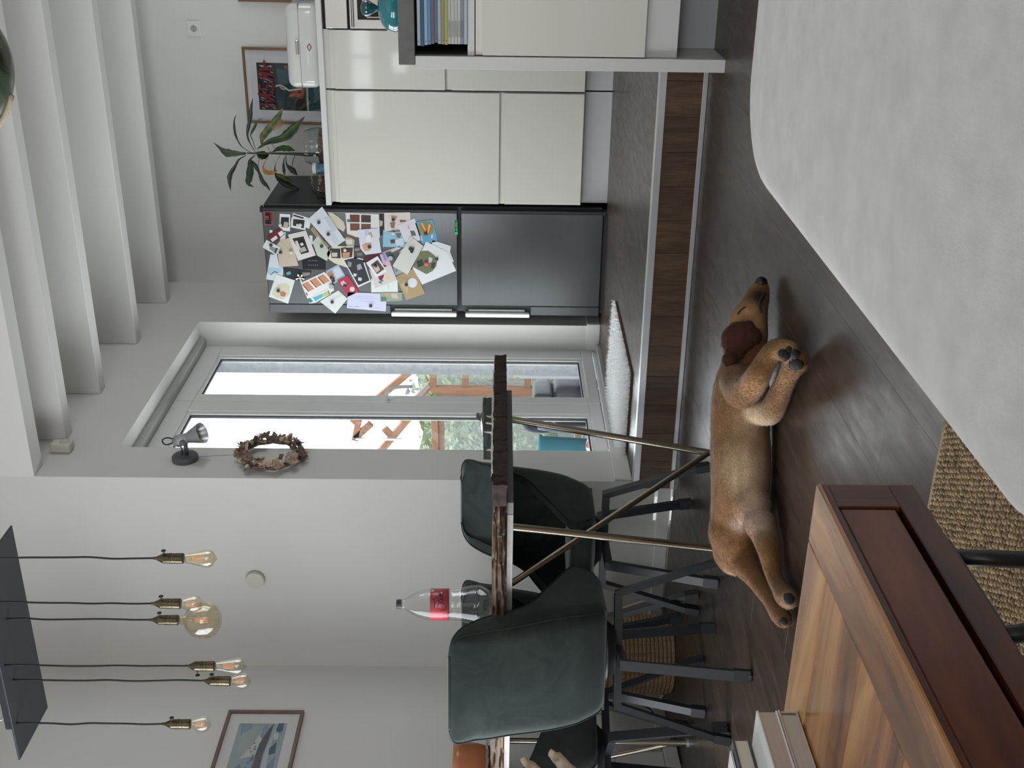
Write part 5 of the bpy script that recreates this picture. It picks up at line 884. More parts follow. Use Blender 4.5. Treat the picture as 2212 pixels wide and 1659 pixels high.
DOG = {'trunk': [((-1.2428, 2.8462, 0.075), 0.056, 0.06), ((-1.2695, 2.8297, 0.078), 0.064, 0.07), ((-1.3157, 2.8109, 0.082), 0.075, 0.086), ((-1.374, 2.7884, 0.083), 0.079, 0.092), ((-1.4293, 2.7597, 0.083), 0.08, 0.092), ((-1.4926, 2.7201, 0.083), 0.081, 0.09), ((-1.5638, 2.695, 0.082), 0.078, 0.088), ((-1.6335, 2.6906, 0.081), 0.076, 0.086), ((-1.6997, 2.7022, 0.08), 0.07, 0.078)], 'head': [((-1.2109, 2.8668, 0.0717), 0.054), ((-1.1849, 2.8789, 0.072), 0.058), ((-1.1645, 2.8884, 0.071), 0.056), ((-1.1464, 2.8967, 0.0662), 0.051), ((-1.1282, 2.9051, 0.0589), 0.043), ((-1.11, 2.9135, 0.0516), 0.038), ((-1.0941, 2.9208, 0.0455), 0.034), ((-1.0804, 2.9271, 0.0406), 0.029), ((-1.0679, 2.9328, 0.037), 0.0235)], 'nose': ((-1.0559, 2.9362, 0.037), 0.017), 'chains': {'fore_near': [((-1.2725, 2.7671, 0.112), 0.048), ((-1.2615, 2.6856, 0.116), 0.046), ((-1.2252, 2.6157, 0.118), 0.04), ((-1.178, 2.5556, 0.12), 0.034), ((-1.1366, 2.513, 0.12), 0.03), ((-1.1056, 2.5123, 0.108), 0.027), ((-1.0789, 2.5072, 0.098), 0.025), ((-1.0648, 2.4992, 0.086), 0.025), ((-1.0596, 2.484, 0.072), 0.026), ((-1.0537, 2.4704, 0.062), 0.022)], 'fore_far': [((-1.3495, 2.7707, 0.06), 0.045), ((-1.3199, 2.6866, 0.04), 0.036), ((-1.2756, 2.6405, 0.038), 0.031), ((-1.2291, 2.612, 0.036), 0.028), ((-1.1951, 2.5875, 0.035), 0.025), ((-1.1561, 2.5578, 0.036), 0.025), ((-1.1138, 2.512, 0.04), 0.029), ((-1.084, 2.4823, 0.042), 0.03)], 'hind_near': [((-1.69, 2.6938, 0.094), 0.07), ((-1.7233, 2.6841, 0.088), 0.062), ((-1.7457, 2.6743, 0.08), 0.053), ((-1.7561, 2.6464, 0.072), 0.043), ((-1.751, 2.5962, 0.064), 0.034), ((-1.7493, 2.5471, 0.056), 0.026), ((-1.7482, 2.5002, 0.048), 0.023), ((-1.7427, 2.4531, 0.041), 0.021), ((-1.7398, 2.411, 0.036), 0.022), ((-1.7325, 2.3683, 0.032), 0.025), ((-1.7257, 2.3431, 0.03), 0.022)], 'hind_far': [((-1.5958, 2.5826, 0.056), 0.043), ((-1.6112, 2.5638, 0.048), 0.037), ((-1.6225, 2.5282, 0.044), 0.033), ((-1.6429, 2.5024, 0.04), 0.028), ((-1.6651, 2.4848, 0.037), 0.024), ((-1.6797, 2.4512, 0.034), 0.021), ((-1.6752, 2.406, 0.033), 0.022), ((-1.6575, 2.3476, 0.034), 0.027), ((-1.6468, 2.3165, 0.034), 0.024)], 'butt': [((-1.7444, 2.683, 0.1), 0.05), ((-1.7766, 2.6935, 0.092), 0.042), ((-1.8019, 2.7012, 0.082), 0.032)], 'groin': [((-1.5718, 2.6789, 0.066), 0.052), ((-1.5793, 2.6395, 0.064), 0.05)]}, 'tuft': [(-1.8196, 2.714, 0.078), (-1.8753, 2.7575, 0.06)], 'ear': [((-1.1581, 2.8267, 0.0809), (0.034, 0.016, 0.018)), ((-1.1663, 2.8227, 0.0622), (0.022, 0.014, 0.015)), ((-1.1625, 2.8248, 0.0995), (0.036, 0.018, 0.026)), ((-1.1628, 2.8249, 0.1212), (0.034, 0.018, 0.028)), ((-1.1715, 2.8211, 0.1397), (0.026, 0.018, 0.026)), ((-1.1856, 2.8146, 0.1442), (0.022, 0.016, 0.024)), ((-1.1853, 2.8145, 0.1241), (0.034, 0.018, 0.03)), ((-1.1822, 2.8157, 0.0993), (0.032, 0.015, 0.022)), ((-1.1791, 2.8169, 0.0807), (0.022, 0.013, 0.014)), ((-1.2023, 2.8067, 0.1332), (0.026, 0.015, 0.022)), ((-1.1993, 2.8079, 0.1177), (0.026, 0.014, 0.022)), ((-1.2079, 2.8041, 0.1369), (0.019, 0.013, 0.019))], 'eye': [(-1.1108, 2.86, 0.1207), (-1.1017, 2.8642, 0.1143), (-1.0953, 2.867, 0.1044), (-1.0907, 2.8691, 0.0914)], 'mouth': [(-1.0722, 2.8985, 0.0317), (-1.088, 2.8913, 0.0441), (-1.1051, 2.8834, 0.0496), (-1.1235, 2.8748, 0.0506)], 'lip2': [(-1.0877, 2.8912, 0.0253), (-1.1105, 2.8807, 0.0345), (-1.1332, 2.8701, 0.0311), (-1.1472, 2.8634, 0.0216)], 'pads': [((-1.0856, 2.4283, 0.0611), 0.0165), ((-1.085, 2.4284, 0.0503), 0.0135), ((-1.0771, 2.4323, 0.0707), 0.0105), ((-1.0624, 2.4391, 0.0703), 0.0115), ((-1.0566, 2.4417, 0.0568), 0.013), ((-1.0621, 2.439, 0.0451), 0.0125), ((-1.0767, 2.4322, 0.0404), 0.011), ((-1.0434, 2.4219, 0.0925), 0.0115), ((-1.0372, 2.4247, 0.0824), 0.0085), ((-1.0311, 2.4275, 0.0744), 0.0085), ((-1.6175, 2.2775, 0.043), 0.015), ((-1.6115, 2.2803, 0.0515), 0.009), ((-1.6078, 2.282, 0.0431), 0.008), ((-1.6113, 2.2802, 0.0342), 0.008), ((-1.7036, 2.3009, 0.0405), 0.0105), ((-1.6956, 2.3045, 0.0324), 0.008), ((-1.7057, 2.3001, 0.054), 0.007)], 'toes': [((-1.0779, 2.4747, 0.0604), 0.014374999999999999), ((-1.072, 2.4772, 0.0468), 0.01625), ((-1.0776, 2.4745, 0.0349), 0.015625), ((-1.0924, 2.4675, 0.0301), 0.013749999999999998), ((-1.0588, 2.4576, 0.0829), 0.014374999999999999), ((-1.0525, 2.4604, 0.0726), 0.010625), ((-1.0462, 2.4632, 0.0645), 0.010625), ((-1.6339, 2.312, 0.0419), 0.01125), ((-1.6302, 2.3137, 0.0333), 0.01), ((-1.6337, 2.3119, 0.0244), 0.01), ((-1.7186, 2.3358, 0.0228), 0.01), ((-1.7289, 2.3313, 0.0447), 0.00875)], 'blobs': [((-1.3748, 2.7906, 0.06), 0.045, (0.6105, 0.4342, 0.2623)), ((-1.4224, 2.7469, 0.06), 0.055, (0.6724, 0.5089, 0.3467)), ((-1.4964, 2.7275, 0.06), 0.058, (0.6514, 0.4851, 0.3185)), ((-1.5628, 2.7059, 0.06), 0.05, (0.6105, 0.4452, 0.305)), ((-1.5797, 2.6748, 0.06), 0.042, (0.4735, 0.3325, 0.2705)), ((-1.6509, 2.7646, 0.06), 0.026, (0.5841, 0.4564, 0.3613)), ((-1.5656, 2.5887, 0.055), 0.03, (0.4851, 0.3613, 0.2918)), ((-1.1097, 2.8601, 0.0856), 0.035, (0.5089, 0.2961, 0.1384)), ((-1.1292, 2.8508, 0.0667), 0.03, (0.552, 0.3325, 0.1683)), ((-1.1542, 2.8389, 0.0384), 0.035, (0.3968, 0.2232, 0.1022)), ((-1.1016, 2.8642, 0.1105), 0.018, (0.1946, 0.0844, 0.0296)), ((-1.06, 2.915, 0.0359), 0.022, (0.0075, 0.0056, 0.0048)), ((-1.0742, 2.9083, 0.0295), 0.021, (0.0123, 0.0086, 0.007)), ((-1.088, 2.8913, 0.0466), 0.011, (0.0331, 0.0212, 0.0137)), ((-1.1107, 2.8808, 0.0508), 0.008, (0.0423, 0.0252, 0.0144)), ((-1.0854, 2.8928, 0.0629), 0.022, (0.4621, 0.2623, 0.1221)), ((-1.8005, 2.6855, 0.085), -0.028, (0.552, 0.3763, 0.2232)), ((-1.3288, 2.7485, 0.11), 0.03, (0.2542, 0.1022, 0.0296)), ((-1.6246, 2.75, 0.09), 0.04, (0.2384, 0.117, 0.0452)), ((-1.2565, 2.9021, 0.05), 0.05, (0.2051, 0.0844, 0.0296)), ((-1.084, 2.4823, 0.042), 0.028, (0.5271, 0.3515, 0.1878)), ((-1.6468, 2.3165, 0.034), 0.022, (0.4793, 0.3231, 0.1878)), ((-1.2351, 2.5906, 0.04), 0.05, (0.5089, 0.2747, 0.1119))]}

# ================================================================ the sleeping dog
dog = thing('dog', 'golden brown puppy asleep on its side on the wooden floor', 'dog', (-1.45, 2.78, 0)); DO = Vector((-1.45, 2.78, 0))
def dog_mesh():
    m = MB()
    def chainballs(pts, n=9):
        if len(pts) == 1: m.ball(pts[0][0], pts[0][1], 16, 10); return
        P = [Vector(p) for p, r in pts]; rr = [r for p, r in pts]; k = (len(P)-1)*n; Q = bez(P, k); S = bez1(rr, k)
        for q, r in zip(Q, S):
            q = q.copy(); q.z = max(q.z, r+.001); m.ball(q, r, 12, 8)
    tr = DOG['trunk']; k = (len(tr)-1)*12; Q = bez([Vector(p) for p, a, b in tr], k); RZ = bez1([a for p, a, b in tr], k); RL = bez1([b for p, a, b in tr], k)
    for i, q in enumerate(Q):
        t = Q[min(i+1, k)]-Q[max(i-1, 0)]; M = Matrix.Rotation(math.atan2(t.y, t.x), 4, 'Z'); q = q.copy(); q.z = max(q.z, RZ[i]+.001)
        q2 = q+Vector((-.013, .028, 0))*(RL[i]/.09)   # the spine lies on the far side
        m.ball(q2, (RZ[i]*.9, RL[i], RZ[i]), 16, 10, M)
    hp = [Vector(DOG['trunk'][0][0])+Vector((-.004, .010, 0))]+[Vector(p) for p, r in DOG['head']]; hr = [.056]+[r for p, r in DOG['head']]
    k = (len(hp)-1)*9; Q = bez(hp, k); S = bez1(hr, k)
    for q, r in zip(Q, S):
        q = q.copy(); q.z = max(q.z, r*.93+.001); m.ball(q, (r, r*.92, r*.96), 14, 10)
    m.ball(Vector(DOG['head'][2][0])+Vector((.012, .0, .028)), (.030, .028, .022), 12, 8)      # brow
    for kx, ch in DOG['chains'].items(): chainballs(ch)
    for p, r in DOG['toes']: c = Vector(p); c.z = max(c.z, r+.001); m.ball(c, r, 10, 8)
    m.ball(Vector(DOG['tuft'][0]), (.022, .020, .020), 10, 8); 
    Q = bez([Vector(DOG['tuft'][0])+Vector((0, .03, .0)), Vector(DOG['tuft'][0])+Vector((-.02, .09, -.05)), Vector(DOG['tuft'][0])+Vector((.03, .2, -.06)), Vector(DOG['tuft'][0])+Vector((.1, .26, -.06))], 24)
    for i, q in enumerate(Q): q = q.copy(); q.z = max(q.z, .017); m.ball(q, .018-.006*i/24, 8, 6)
    o = m.build('dog_raw', None or [], None, weld=False, recalc=False) if False else bpy.data.objects.new('dog_raw', m.mesh('dog_raw', [], False, weld=False, recalc=False)); COL.objects.link(o)
    md = o.modifiers.new('r', 'REMESH'); md.mode = 'VOXEL'; md.voxel_size = .0048; md.use_smooth_shade = True
    sm = o.modifiers.new('s', 'SMOOTH'); sm.factor = .5; sm.iterations = 10
    me = bpy.data.meshes.new_from_object(o.evaluated_get(bpy.context.evaluated_depsgraph_get())); bpy.data.objects.remove(o); return me
me = dog_mesh(); me.name = 'body'; nv = len(me.vertices)
co = np.empty(nv*3, np.float32); me.vertices.foreach_get('co', co); co = co.reshape(-1, 3); co[:, 2] = np.maximum(co[:, 2], .0008)
nr = np.empty(nv*3, np.float32); me.vertices.foreach_get('normal', nr); nr = nr.reshape(-1, 3)
base = np.array(hexc('7d5834')); topc = np.array(hexc('9c6f42'))
colr = np.repeat(base[None], nv, 0); w = np.clip((co[:, 2]-.05)/.1, 0, 1)[:, None]*.0; colr = colr*(1-w)+topc*w
from mathutils.bvhtree import BVHTree
bvh = BVHTree.FromPolygons(co.tolist(), [list(p.vertices) for p in me.polygons])
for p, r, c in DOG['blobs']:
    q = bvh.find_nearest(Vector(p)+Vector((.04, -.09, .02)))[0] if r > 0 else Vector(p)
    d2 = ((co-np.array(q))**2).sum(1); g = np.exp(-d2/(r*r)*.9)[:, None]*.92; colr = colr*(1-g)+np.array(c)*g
rn = np.array([mnoise.noise(Vector(p)*38) for p in co.tolist()])[:, None]; colr = np.clip(colr*(1+.22*rn), 0, 1)
co2 = co-np.array(DO); me.vertices.foreach_set('co', co2.ravel().astype(np.float32))
ca = me.color_attributes.new('fur_colour', 'FLOAT_COLOR', 'POINT'); ca.data.foreach_set('color', np.concatenate([colr, np.ones((nv, 1))], 1).astype(np.float32).ravel())
def furmat(name, rough, bump):
    k = NT(name); a = k.add('ShaderNodeVertexColor'); a.layer_name = 'fur_colour'; k.link(a.outputs[0], k.b.inputs['Base Color'])
    k.b.inputs['Roughness'].default_value = rough; k.b.inputs['Specular IOR Level'].default_value = .25; k.b.inputs['Sheen Weight'].default_value = .15
    if bump: n = k.noise(k.coords((1, 1, 1)), 210, 3); k.bump(n.outputs[0], .5, .004)
    return k.m
me.materials.append(furmat('dog_skin_fur', .75, True)); me.polygons.foreach_set('use_smooth', [True]*len(me.polygons))
body = bpy.data.objects.new('body', me); COL.objects.link(body); body.parent = dog; me.update()
# short coat: fine strands laid back along the body
rg = np.random.default_rng(4)
def coat(name, C, Nv, colv, N, lmin, lmax, lift0, lift1, wv, flowf, parent, mat):
    keep = np.where(C[:, 2] > .004)[0]; pick = keep[rg.integers(0, len(keep), N)]
    P = C[pick]+rg.normal(0, .0020, (N, 3)); Nn = Nv[pick]
    flow = flowf(P)+rg.normal(0, .20, (N, 3)); flow -= (flow*Nn).sum(1, keepdims=True)*Nn; flow /= np.linalg.norm(flow, axis=1, keepdims=True)+1e-6
    d = flow+Nn*rg.uniform(lift0, lift1, (N, 1)); d /= np.linalg.norm(d, axis=1, keepdims=True)
    L = rg.uniform(lmin, lmax, (N, 1)); L[(P[:, 0] > .24) & (P[:, 1] > -.16)] *= .6
    side = np.cross(d, Nn); side /= np.linalg.norm(side, axis=1, keepdims=True)+1e-6; root = P-Nn*.0012
    V = np.stack([root-side*wv, root+side*wv, root+d*L], 1).reshape(-1, 3); V[:, 2] = np.maximum(V[:, 2], .0012)
    fm = bpy.data.meshes.new(name); fm.vertices.add(3*N); fm.loops.add(3*N); fm.polygons.add(N); ar = np.arange(3*N, dtype=np.int32)
    fm.vertices.foreach_set('co', V.astype(np.float32).ravel()); fm.loops.foreach_set('vertex_index', ar); fm.polygons.foreach_set('loop_start', ar[::3].copy()); fm.update(calc_edges=True)
    cf = colv[pick]*rg.uniform(.80, 1.22, (N, 1)); ca = fm.color_attributes.new('fur_colour', 'FLOAT_COLOR', 'POINT')
    ca.data.foreach_set('color', np.concatenate([np.repeat(cf, 3, 0), np.ones((3*N, 1))], 1).astype(np.float32).ravel()); fm.materials.append(mat)
    o = bpy.data.objects.new(name, fm); COL.objects.link(o); o.parent = parent; o['kind'] = 'stuff'; return o
def flow_body(P):
    f = np.repeat(np.array([[-.90, -.20, -.25]]), len(P), 0); legs = P[:, 1] < -.16; f[legs] = np.array([.45, -.85, -.15]); f[legs & (P[:, 0] < -.05)] = np.array([.15, -.95, -.1])
    f[(P[:, 0] > .24) & ~legs] = np.array([-.85, -.35, .1]); return f
M_hair = furmat('dog_hair', .7, False)
coat('fur', co2, nr, colr, 210000, .0045, .0100, .06, .30, .00060, flow_body, dog, M_hair)
def snap(p, out=0.0):
    q = Vector(p)-DO; ok, loc, n, i = body.closest_point_on_mesh(q); return loc+n*out, n
# ear flap
m = MB()
for p, r in DOG['ear']: 
    q, n = snap(p, .006); q0 = Vector(p)-DO; q = q.lerp(q0, .35); m.ball(q, r, 12, 8, Matrix.Rotation(.35, 4, 'Z'))
o = bpy.data.objects.new('ear_raw', m.mesh('ear_raw', [], False, weld=False, recalc=False)); COL.objects.link(o)
md = o.modifiers.new('r', 'REMESH'); md.mode = 'VOXEL'; md.voxel_size = .0038; md.use_smooth_shade = True; sm = o.modifiers.new('s', 'SMOOTH'); sm.factor = .5; sm.iterations = 14
em_ = bpy.data.meshes.new_from_object(o.evaluated_get(bpy.context.evaluated_depsgraph_get())); bpy.data.objects.remove(o); em_.name = 'ear'
ec = np.empty(len(em_.vertices)*3, np.float32); em_.vertices.foreach_get('co', ec); ec = ec.reshape(-1, 3); en = np.empty_like(ec); em_.vertices.foreach_get('normal', en.ravel()); en2 = np.empty(len(em_.vertices)*3, np.float32); em_.vertices.foreach_get('normal', en2); en2 = en2.reshape(-1, 3)
ev = np.repeat(np.array(hexc('502e1b'))[None], len(ec), 0)*(1+.25*np.array([mnoise.noise(Vector(p)*45) for p in ec.tolist()])[:, None])
em_.materials.append(plain('ear_fur', '#482a18', .85, var=.4, vscale=60, bump=.5, bscale=180, sheen=.2))
eo = bpy.data.objects.new('ear', em_); COL.objects.link(eo); eo.parent = dog; eo['label'] = 'darker reddish brown ear'
coat('ear_fur', ec, en2, ev, 26000, .006, .014, .05, .25, .0007, lambda P: np.repeat(np.array([[-.8, -.1, -.5]]), len(P), 0), eo, M_hair)
# nose, closed eye, lips, paw pads
q = Vector(DOG['nose'][0])-DO
MB().ball(q+Vector((.001, -.005, .001)), (.0165, .0175, .0175), 14, 10).build('nose', plain('dog_nose', (.012, .010, .010), .35), dog, True)
M_dk = plain('dog_dark_skin', (.018, .013, .011), .5)
pts = [snap(p, .0005)[0] for p in DOG['eye']]; MB().tube(bez(pts, 12), [.0010]+[.0030]*11+[.0010], 6).build('eyelid_line', M_dk, dog, True)
pts = [snap(p, .0)[0] for p in DOG['mouth']]; MB().tube(bez(pts, 14), [.0045]*8+[.0035]*5+[.003]*2, 6).build('mouth_line', M_dk, dog, True)
pts = [snap(p, -.0005)[0] for p in DOG['lip2']]; MB().tube(bez(pts, 10), .0016, 5).build('lip_fold', plain('dog_fold', (.12, .07, .04), .7), dog, True)
M_pad = plain('paw_pad', (.013, .012, .013), .7)
for p, r in DOG['pads']:
    q, n = snap(p, .0006); M = n.to_track_quat('Z', 'Y').to_matrix().to_4x4(); MB().ball(q, (r, r*.9, r*.42), 12, 8, M).build('paw_pad', M_pad, dog, True)

# ================================================================ pendant lamp: a dark plate with six bulbs on cords
PZ = 2.342
pl = thing('pendant_lamp', 'long dark plate pendant lamp with six amber bulbs on black cords', 'lamp', (-2.44, 3.15, PZ)); off = Vector((-2.44, 3.15, PZ))
def P(o): o.location = -off; return o
M_plate = plain('charcoal_plate', (.028, .032, .040), .5); M_cord = plain('black_cord', (.008, .009, .014), .7)
M_brass = plain('antique_brass', (.125, .105, .07), .30, 1.0, var=.25, vscale=30)
P(MB().box(-2.820, -2.058, 3.018, 3.283, PZ, PZ+.006, .001).build('plate', M_plate, pl))
P(MB().box(-2.695, -2.18, 3.026, 3.14, PZ+.007, PZ+.030, .001).build('driver_box', plain('driver_black', (.012, .014, .018), .5), pl))
for xr in (-2.655, -2.235):
    rg_ = P(MB().tube([(xr, 3.035+.012*math.cos(a), PZ+.052+.018*math.sin(a)) for a in [i*2*PI/20 for i in range(20)]], .0022, 6, closed=True).tube([(xr, 3.035, PZ+.024), (xr, 3.035, PZ+.038)], .006, 8).build('hanger_ring', M_steel, pl, True))
    MB().tube([(xr, 3.035, PZ+.068), (xr+.08, 3.08, ZC-.04)], .0011, 5).build('suspension_wire', M_steel, rg_)
P(MB().lathe([(0, ZC-.04), (.05, ZC-.04), (.055, ZC-.03), (.055, ZC-.002), (0, ZC-.002)], 24, (-2.40, 3.09, 0)).build('ceiling_rose', M_plate, pl, 40))
M_amber = clear('amber_bulb_glass', (.93, .88, .75), 1.0, .02, 1.45, 1.6); M_clrb = clear('bulb_glass', (.97, .94, .88), 1.0, .02, 1.45, 1.6)
M_fil = plain('orange_filament', (.80, .36, .14), .5, emit=.25)
bulbs = [(-2.0347, 3.06, 1.8114, 'tear', M_amber, 1), (-2.1990, 3.05, 1.8351, 'small', M_clrb, 1), (-2.3185, 3.126, 1.8743, 'globe', M_amber, 1), (-2.4457, 3.05, 1.7508, 'tear', M_clrb, -1), (-2.5331, 3.083, 1.7143, 'small', M_clrb, 1), (-2.6837, 3.045, 1.8532, 'small', M_clrb, 1)]
shapes = {'tear': [(.0128, -.090), (.0140, -.100), (.0215, -.135), (.0270, -.160), (.0275, -.170), (.0240, -.180), (.0150, -.187), (.0060, -.192), (.0015, -.196), (0, -.196)],
          'small': [(.0128, -.090), (.0150, -.098), (.0220, -.112), (.0262, -.126), (.0265, -.136), (.0225, -.148), (.0130, -.156), (.004, -.159), (0, -.159)],
          'globe': [(.0150, -.090), (.0150, -.105), (.0200, -.112), (.0400, -.124), (.0550, -.143), (.0605, -.168), (.0570, -.195), (.0450, -.216), (.0250, -.228), (.0, -.231)]}
rw = random.Random(8)
for i, (x, y, z, sh, mg, side) in enumerate(bulbs):
    pts = [(x+.006*(rw.random()-.5)*(k not in (0, 8)), y+.004*(rw.random()-.5)*(k not in (0, 8)), z+(PZ-z)*k/8) for k in range(9)]
    P(MB().tube(bez(pts, 24), .0032, 8).build('cord', M_cord, pl, True))
    s = P(MB().lathe([(.0, .004), (.0045, .004), (.0050, -.006), (.0120, -.020), (.0155, -.026), (.0160, -.030), (.0160, -.066), (.0150, -.0665), (.0150, -.068), (.0165, -.0685), (.0168, -.090), (.0150, -.0915), (.0, -.0915)], 24, (x, y, z)).build('socket', M_brass, pl, 35))
    k = MB().tube([(x+.014*side, y-.003, z-.034), (x+.030*side, y-.006, z-.034)], .0022, 6).ball((x+.032*side, y-.0062, z-.034), (.0035, .0075, .0075), 10, 8); k.build('switch_key', plain('dark_brass', (.05, .042, .035), .4, .8), s, True)
    MB().lathe([(.0164, -.048), (.0172, -.049), (.0164, -.050)], 20, (x, y, z)).lathe([(.0164, -.054), (.0172, -.055), (.0164, -.056)], 20, (x, y, z)).build('socket_ribs', M_brass, s, True)
    b = P(MB().lathe(shapes[sh], 28, (x, y, z)).build('bulb', mg, pl, True))
    zf = {'tear': (-.118, -.155), 'small': (-.108, -.138), 'globe': (-.145, -.188)}[sh]
    f = MB()
    for a in range(4): 
        c, s_ = math.cos(a*PI/2+.4), math.sin(a*PI/2+.4); f.tube([(x+.006*c, y+.006*s_, z+zf[0]), (x+.0085*c, y+.0085*s_, z+zf[1])], .0011, 5)
    f.build('filament', M_fil, b)
    MB().tube([(x, y, z-.091), (x, y, z+zf[0])], [.006, .0018], 8).build('glass_stem', M_clrb, b, True)

# ================================================================ on the wall beside the patio door
wl_ = thing('wall_lamp', 'small silver spot lamp on the wall strip left of the patio door', 'lamp', (XD, 4.42, 2.092)); off = Vector((XD, 4.42, 2.092))
M_sil = plain('silver_grey_paint', (.34, .35, .36), .4, .6); M_dgr = plain('dark_grey_paint', (.10, .105, .115), .5)
P(MB().lathe([(0, .0), (.056, .0), (.056, .016), (.051, .021), (0, .021)], 32, (XD+.0008, 4.42, 2.092), 'X').build('base', M_dgr, wl_, 40))
P(MB().tube([(XD+.018, 4.428, 2.086), (XD+.082, 4.428, 2.086)], .009, 10).tube([(XD+.018, 4.424, 2.105), (XD+.05, 4.424, 2.103), (XD+.085, 4.424, 2.115)], .0035, 6).build('arm', M_dgr, wl_, True))
jp = Vector((XD+.088, 4.430, 2.108)); ax = Vector((.050, -.012, -.118)).normalized(); MR = ax.to_track_quat('Z', 'Y').to_matrix().to_4x4()
hd = P(MB().lathe([(0, -.030), (.018, -.028), (.026, -.016), (.027, .004), (.024, .020), (.0225, .024), (.0235, .027), (.0225, .030), (.0235, .033), (.0225, .036), (.0245, .044), (.034, .072), (.0445, .104), (.0460, .112), (.0440, .110), (.032, .074), (.02, .05), (0, .048)], 30, jp, M=MR).build('shade', plain('brushed_silver', (.50, .51, .52), .35, .85), wl_, 50))
MB().lathe([(0, .049), (.022, .052), (.024, .075), (.012, .088), (0, .09)], 16, jp, M=MR).build('lamp_bulb', plain('frosted_bulb', (.65, .65, .62), .4), hd, True)
MB().tube(bez([jp+MR.to_3x3() @ Vector((0, .0, -.028)), jp+Vector((-.020, -.004, .062)), jp+Vector((-.004, .004, .078)), jp+Vector((.012, .0, .055)), jp+Vector((.004, 0, .022))], 18), .0030, 6).build('cable_loop', M_cord, hd, True)
MB().ball(jp+Vector((.004, -.030, -.018)), (.013, .012, .013), 12, 8).build('pivot_knob', M_dgr, hd, True)

wr_ = thing('dried_wreath', 'round wreath of dried flowers hanging below the silver spot lamp', 'wreath', (XD, 4.43, 1.722)); off = Vector((XD, 4.43, 1.722))
M_tw = plain('twig_brown', (.13, .095, .075), .85, var=.4, vscale=40); RW = .122
def wp(a, r=RW, o=.028): return Vector((XD+o, 4.43+r*math.cos(a), 1.722+r*math.sin(a)))
for k in range(3):
    P(MB().tube([wp(a, RW+.007*math.sin(3*a+k*2.1), .024+.009*math.cos(4*a+k*2.1)) for a in [i*2*PI/48 for i in range(48)]], .0058, 7, closed=True).build('twig_ring', M_tw, wr_, True))
P(MB().tube([(XD+.012, 4.425, 2.040), (XD+.016, 4.428, 1.95), (XD+.022, 4.43, 1.845)], .0011, 5).build('hanging_string', plain('string_grey', (.18, .18, .17), .8), wr_))
rw = random.Random(21); pal = [plain('dried_'+c, hexc(c), .85, var=.25, vscale=50) for c in ('8d776c', '9c8474', '77635a', 'a89484', 'bdac98', '665650', '947d77', 'b39b86')]
for i in range(84):
    a = i/84*2*PI+rw.uniform(-.05, .05); c = wp(a, RW+rw.uniform(-.018, .022), .030+rw.uniform(-.008, .020)); mt = pal[rw.randrange(8)]; kind = rw.random()
    if kind < .16:
        mm = MB().ball(c, (.011, .011, .011), 10, 8); nm = 'pale_berry'; mt = plain('berry_cream', (.50, .45, .36), .6)
    elif kind < .62:
        mm = MB(); nm = 'dried_flower'; n_ = Vector((.7, rw.uniform(-.8, .8), rw.uniform(-.8, .8))).normalized(); Mq = n_.to_track_quat('Z', 'Y').to_matrix()
        for k in range(6):
            aa = k*PI/3+rw.random()*.4; R_ = .019+.014*rw.random(); u = Mq @ Vector((math.cos(aa), math.sin(aa), .25)); v = Mq @ Vector((-math.sin(aa), math.cos(aa), 0))
            mm.prism([c, c+u*R_*.6+v*R_*.4, c+u*R_+n_*.004*rw.random(), c+u*R_*.6-v*R_*.4], n_, .0012)
        mm.ball(c+n_*.002, (.006, .006, .006), 8, 5)
    else:
        mm = MB(); nm = 'dried_spray'
        for k in range(7):
            d_ = (c-Vector((XD+.02, 4.43, 1.722))).normalized()+Vector((rw.uniform(-.2, .8), rw.uniform(-1, 1), rw.uniform(-1, 1))); d_.normalize(); mm.tube([c, c+d_*(.018+.022*rw.random())], [.0024, .0006], 5)
    P(mm.build(nm, mt, wr_))
sd = thing('wall_sensor', 'round cream cap on the white wall left of the table chairs', 'sensor', (-2.933, YW, 1.797))
MB().lathe([(0, -.0005), (.040, -.0005), (.040, -.020), (.039, -.0225), (0, -.0225)], 32, axis='Y').build('cover', plain('ivory_plastic', (.60, .58, .50), .45), sd, 40)
MB().lathe([(.0405, -.001), (.0415, -.001), (.0415, -.008), (.0405, -.008)], 32, axis='Y').build('mount_ring', plain('grey_plastic', (.40, .40, .38), .5), sd, 40)
ms_ = thing('motion_sensor', 'small cream box high on the wall under the first beam', 'sensor', (XD, 4.49, 2.645))
rbox(MB(), .0008, .045, -.03, .03, -.045, .045, .010, 3).build('housing', plain('ivory_plastic', (.6, .58, .5), .45), ms_, 40); MB().ball((.044, 0, -.015), (.012, .02, .022), 12, 8).build('lens', plain('sensor_lens', (.5, .5, .46), .3), ms_, True)

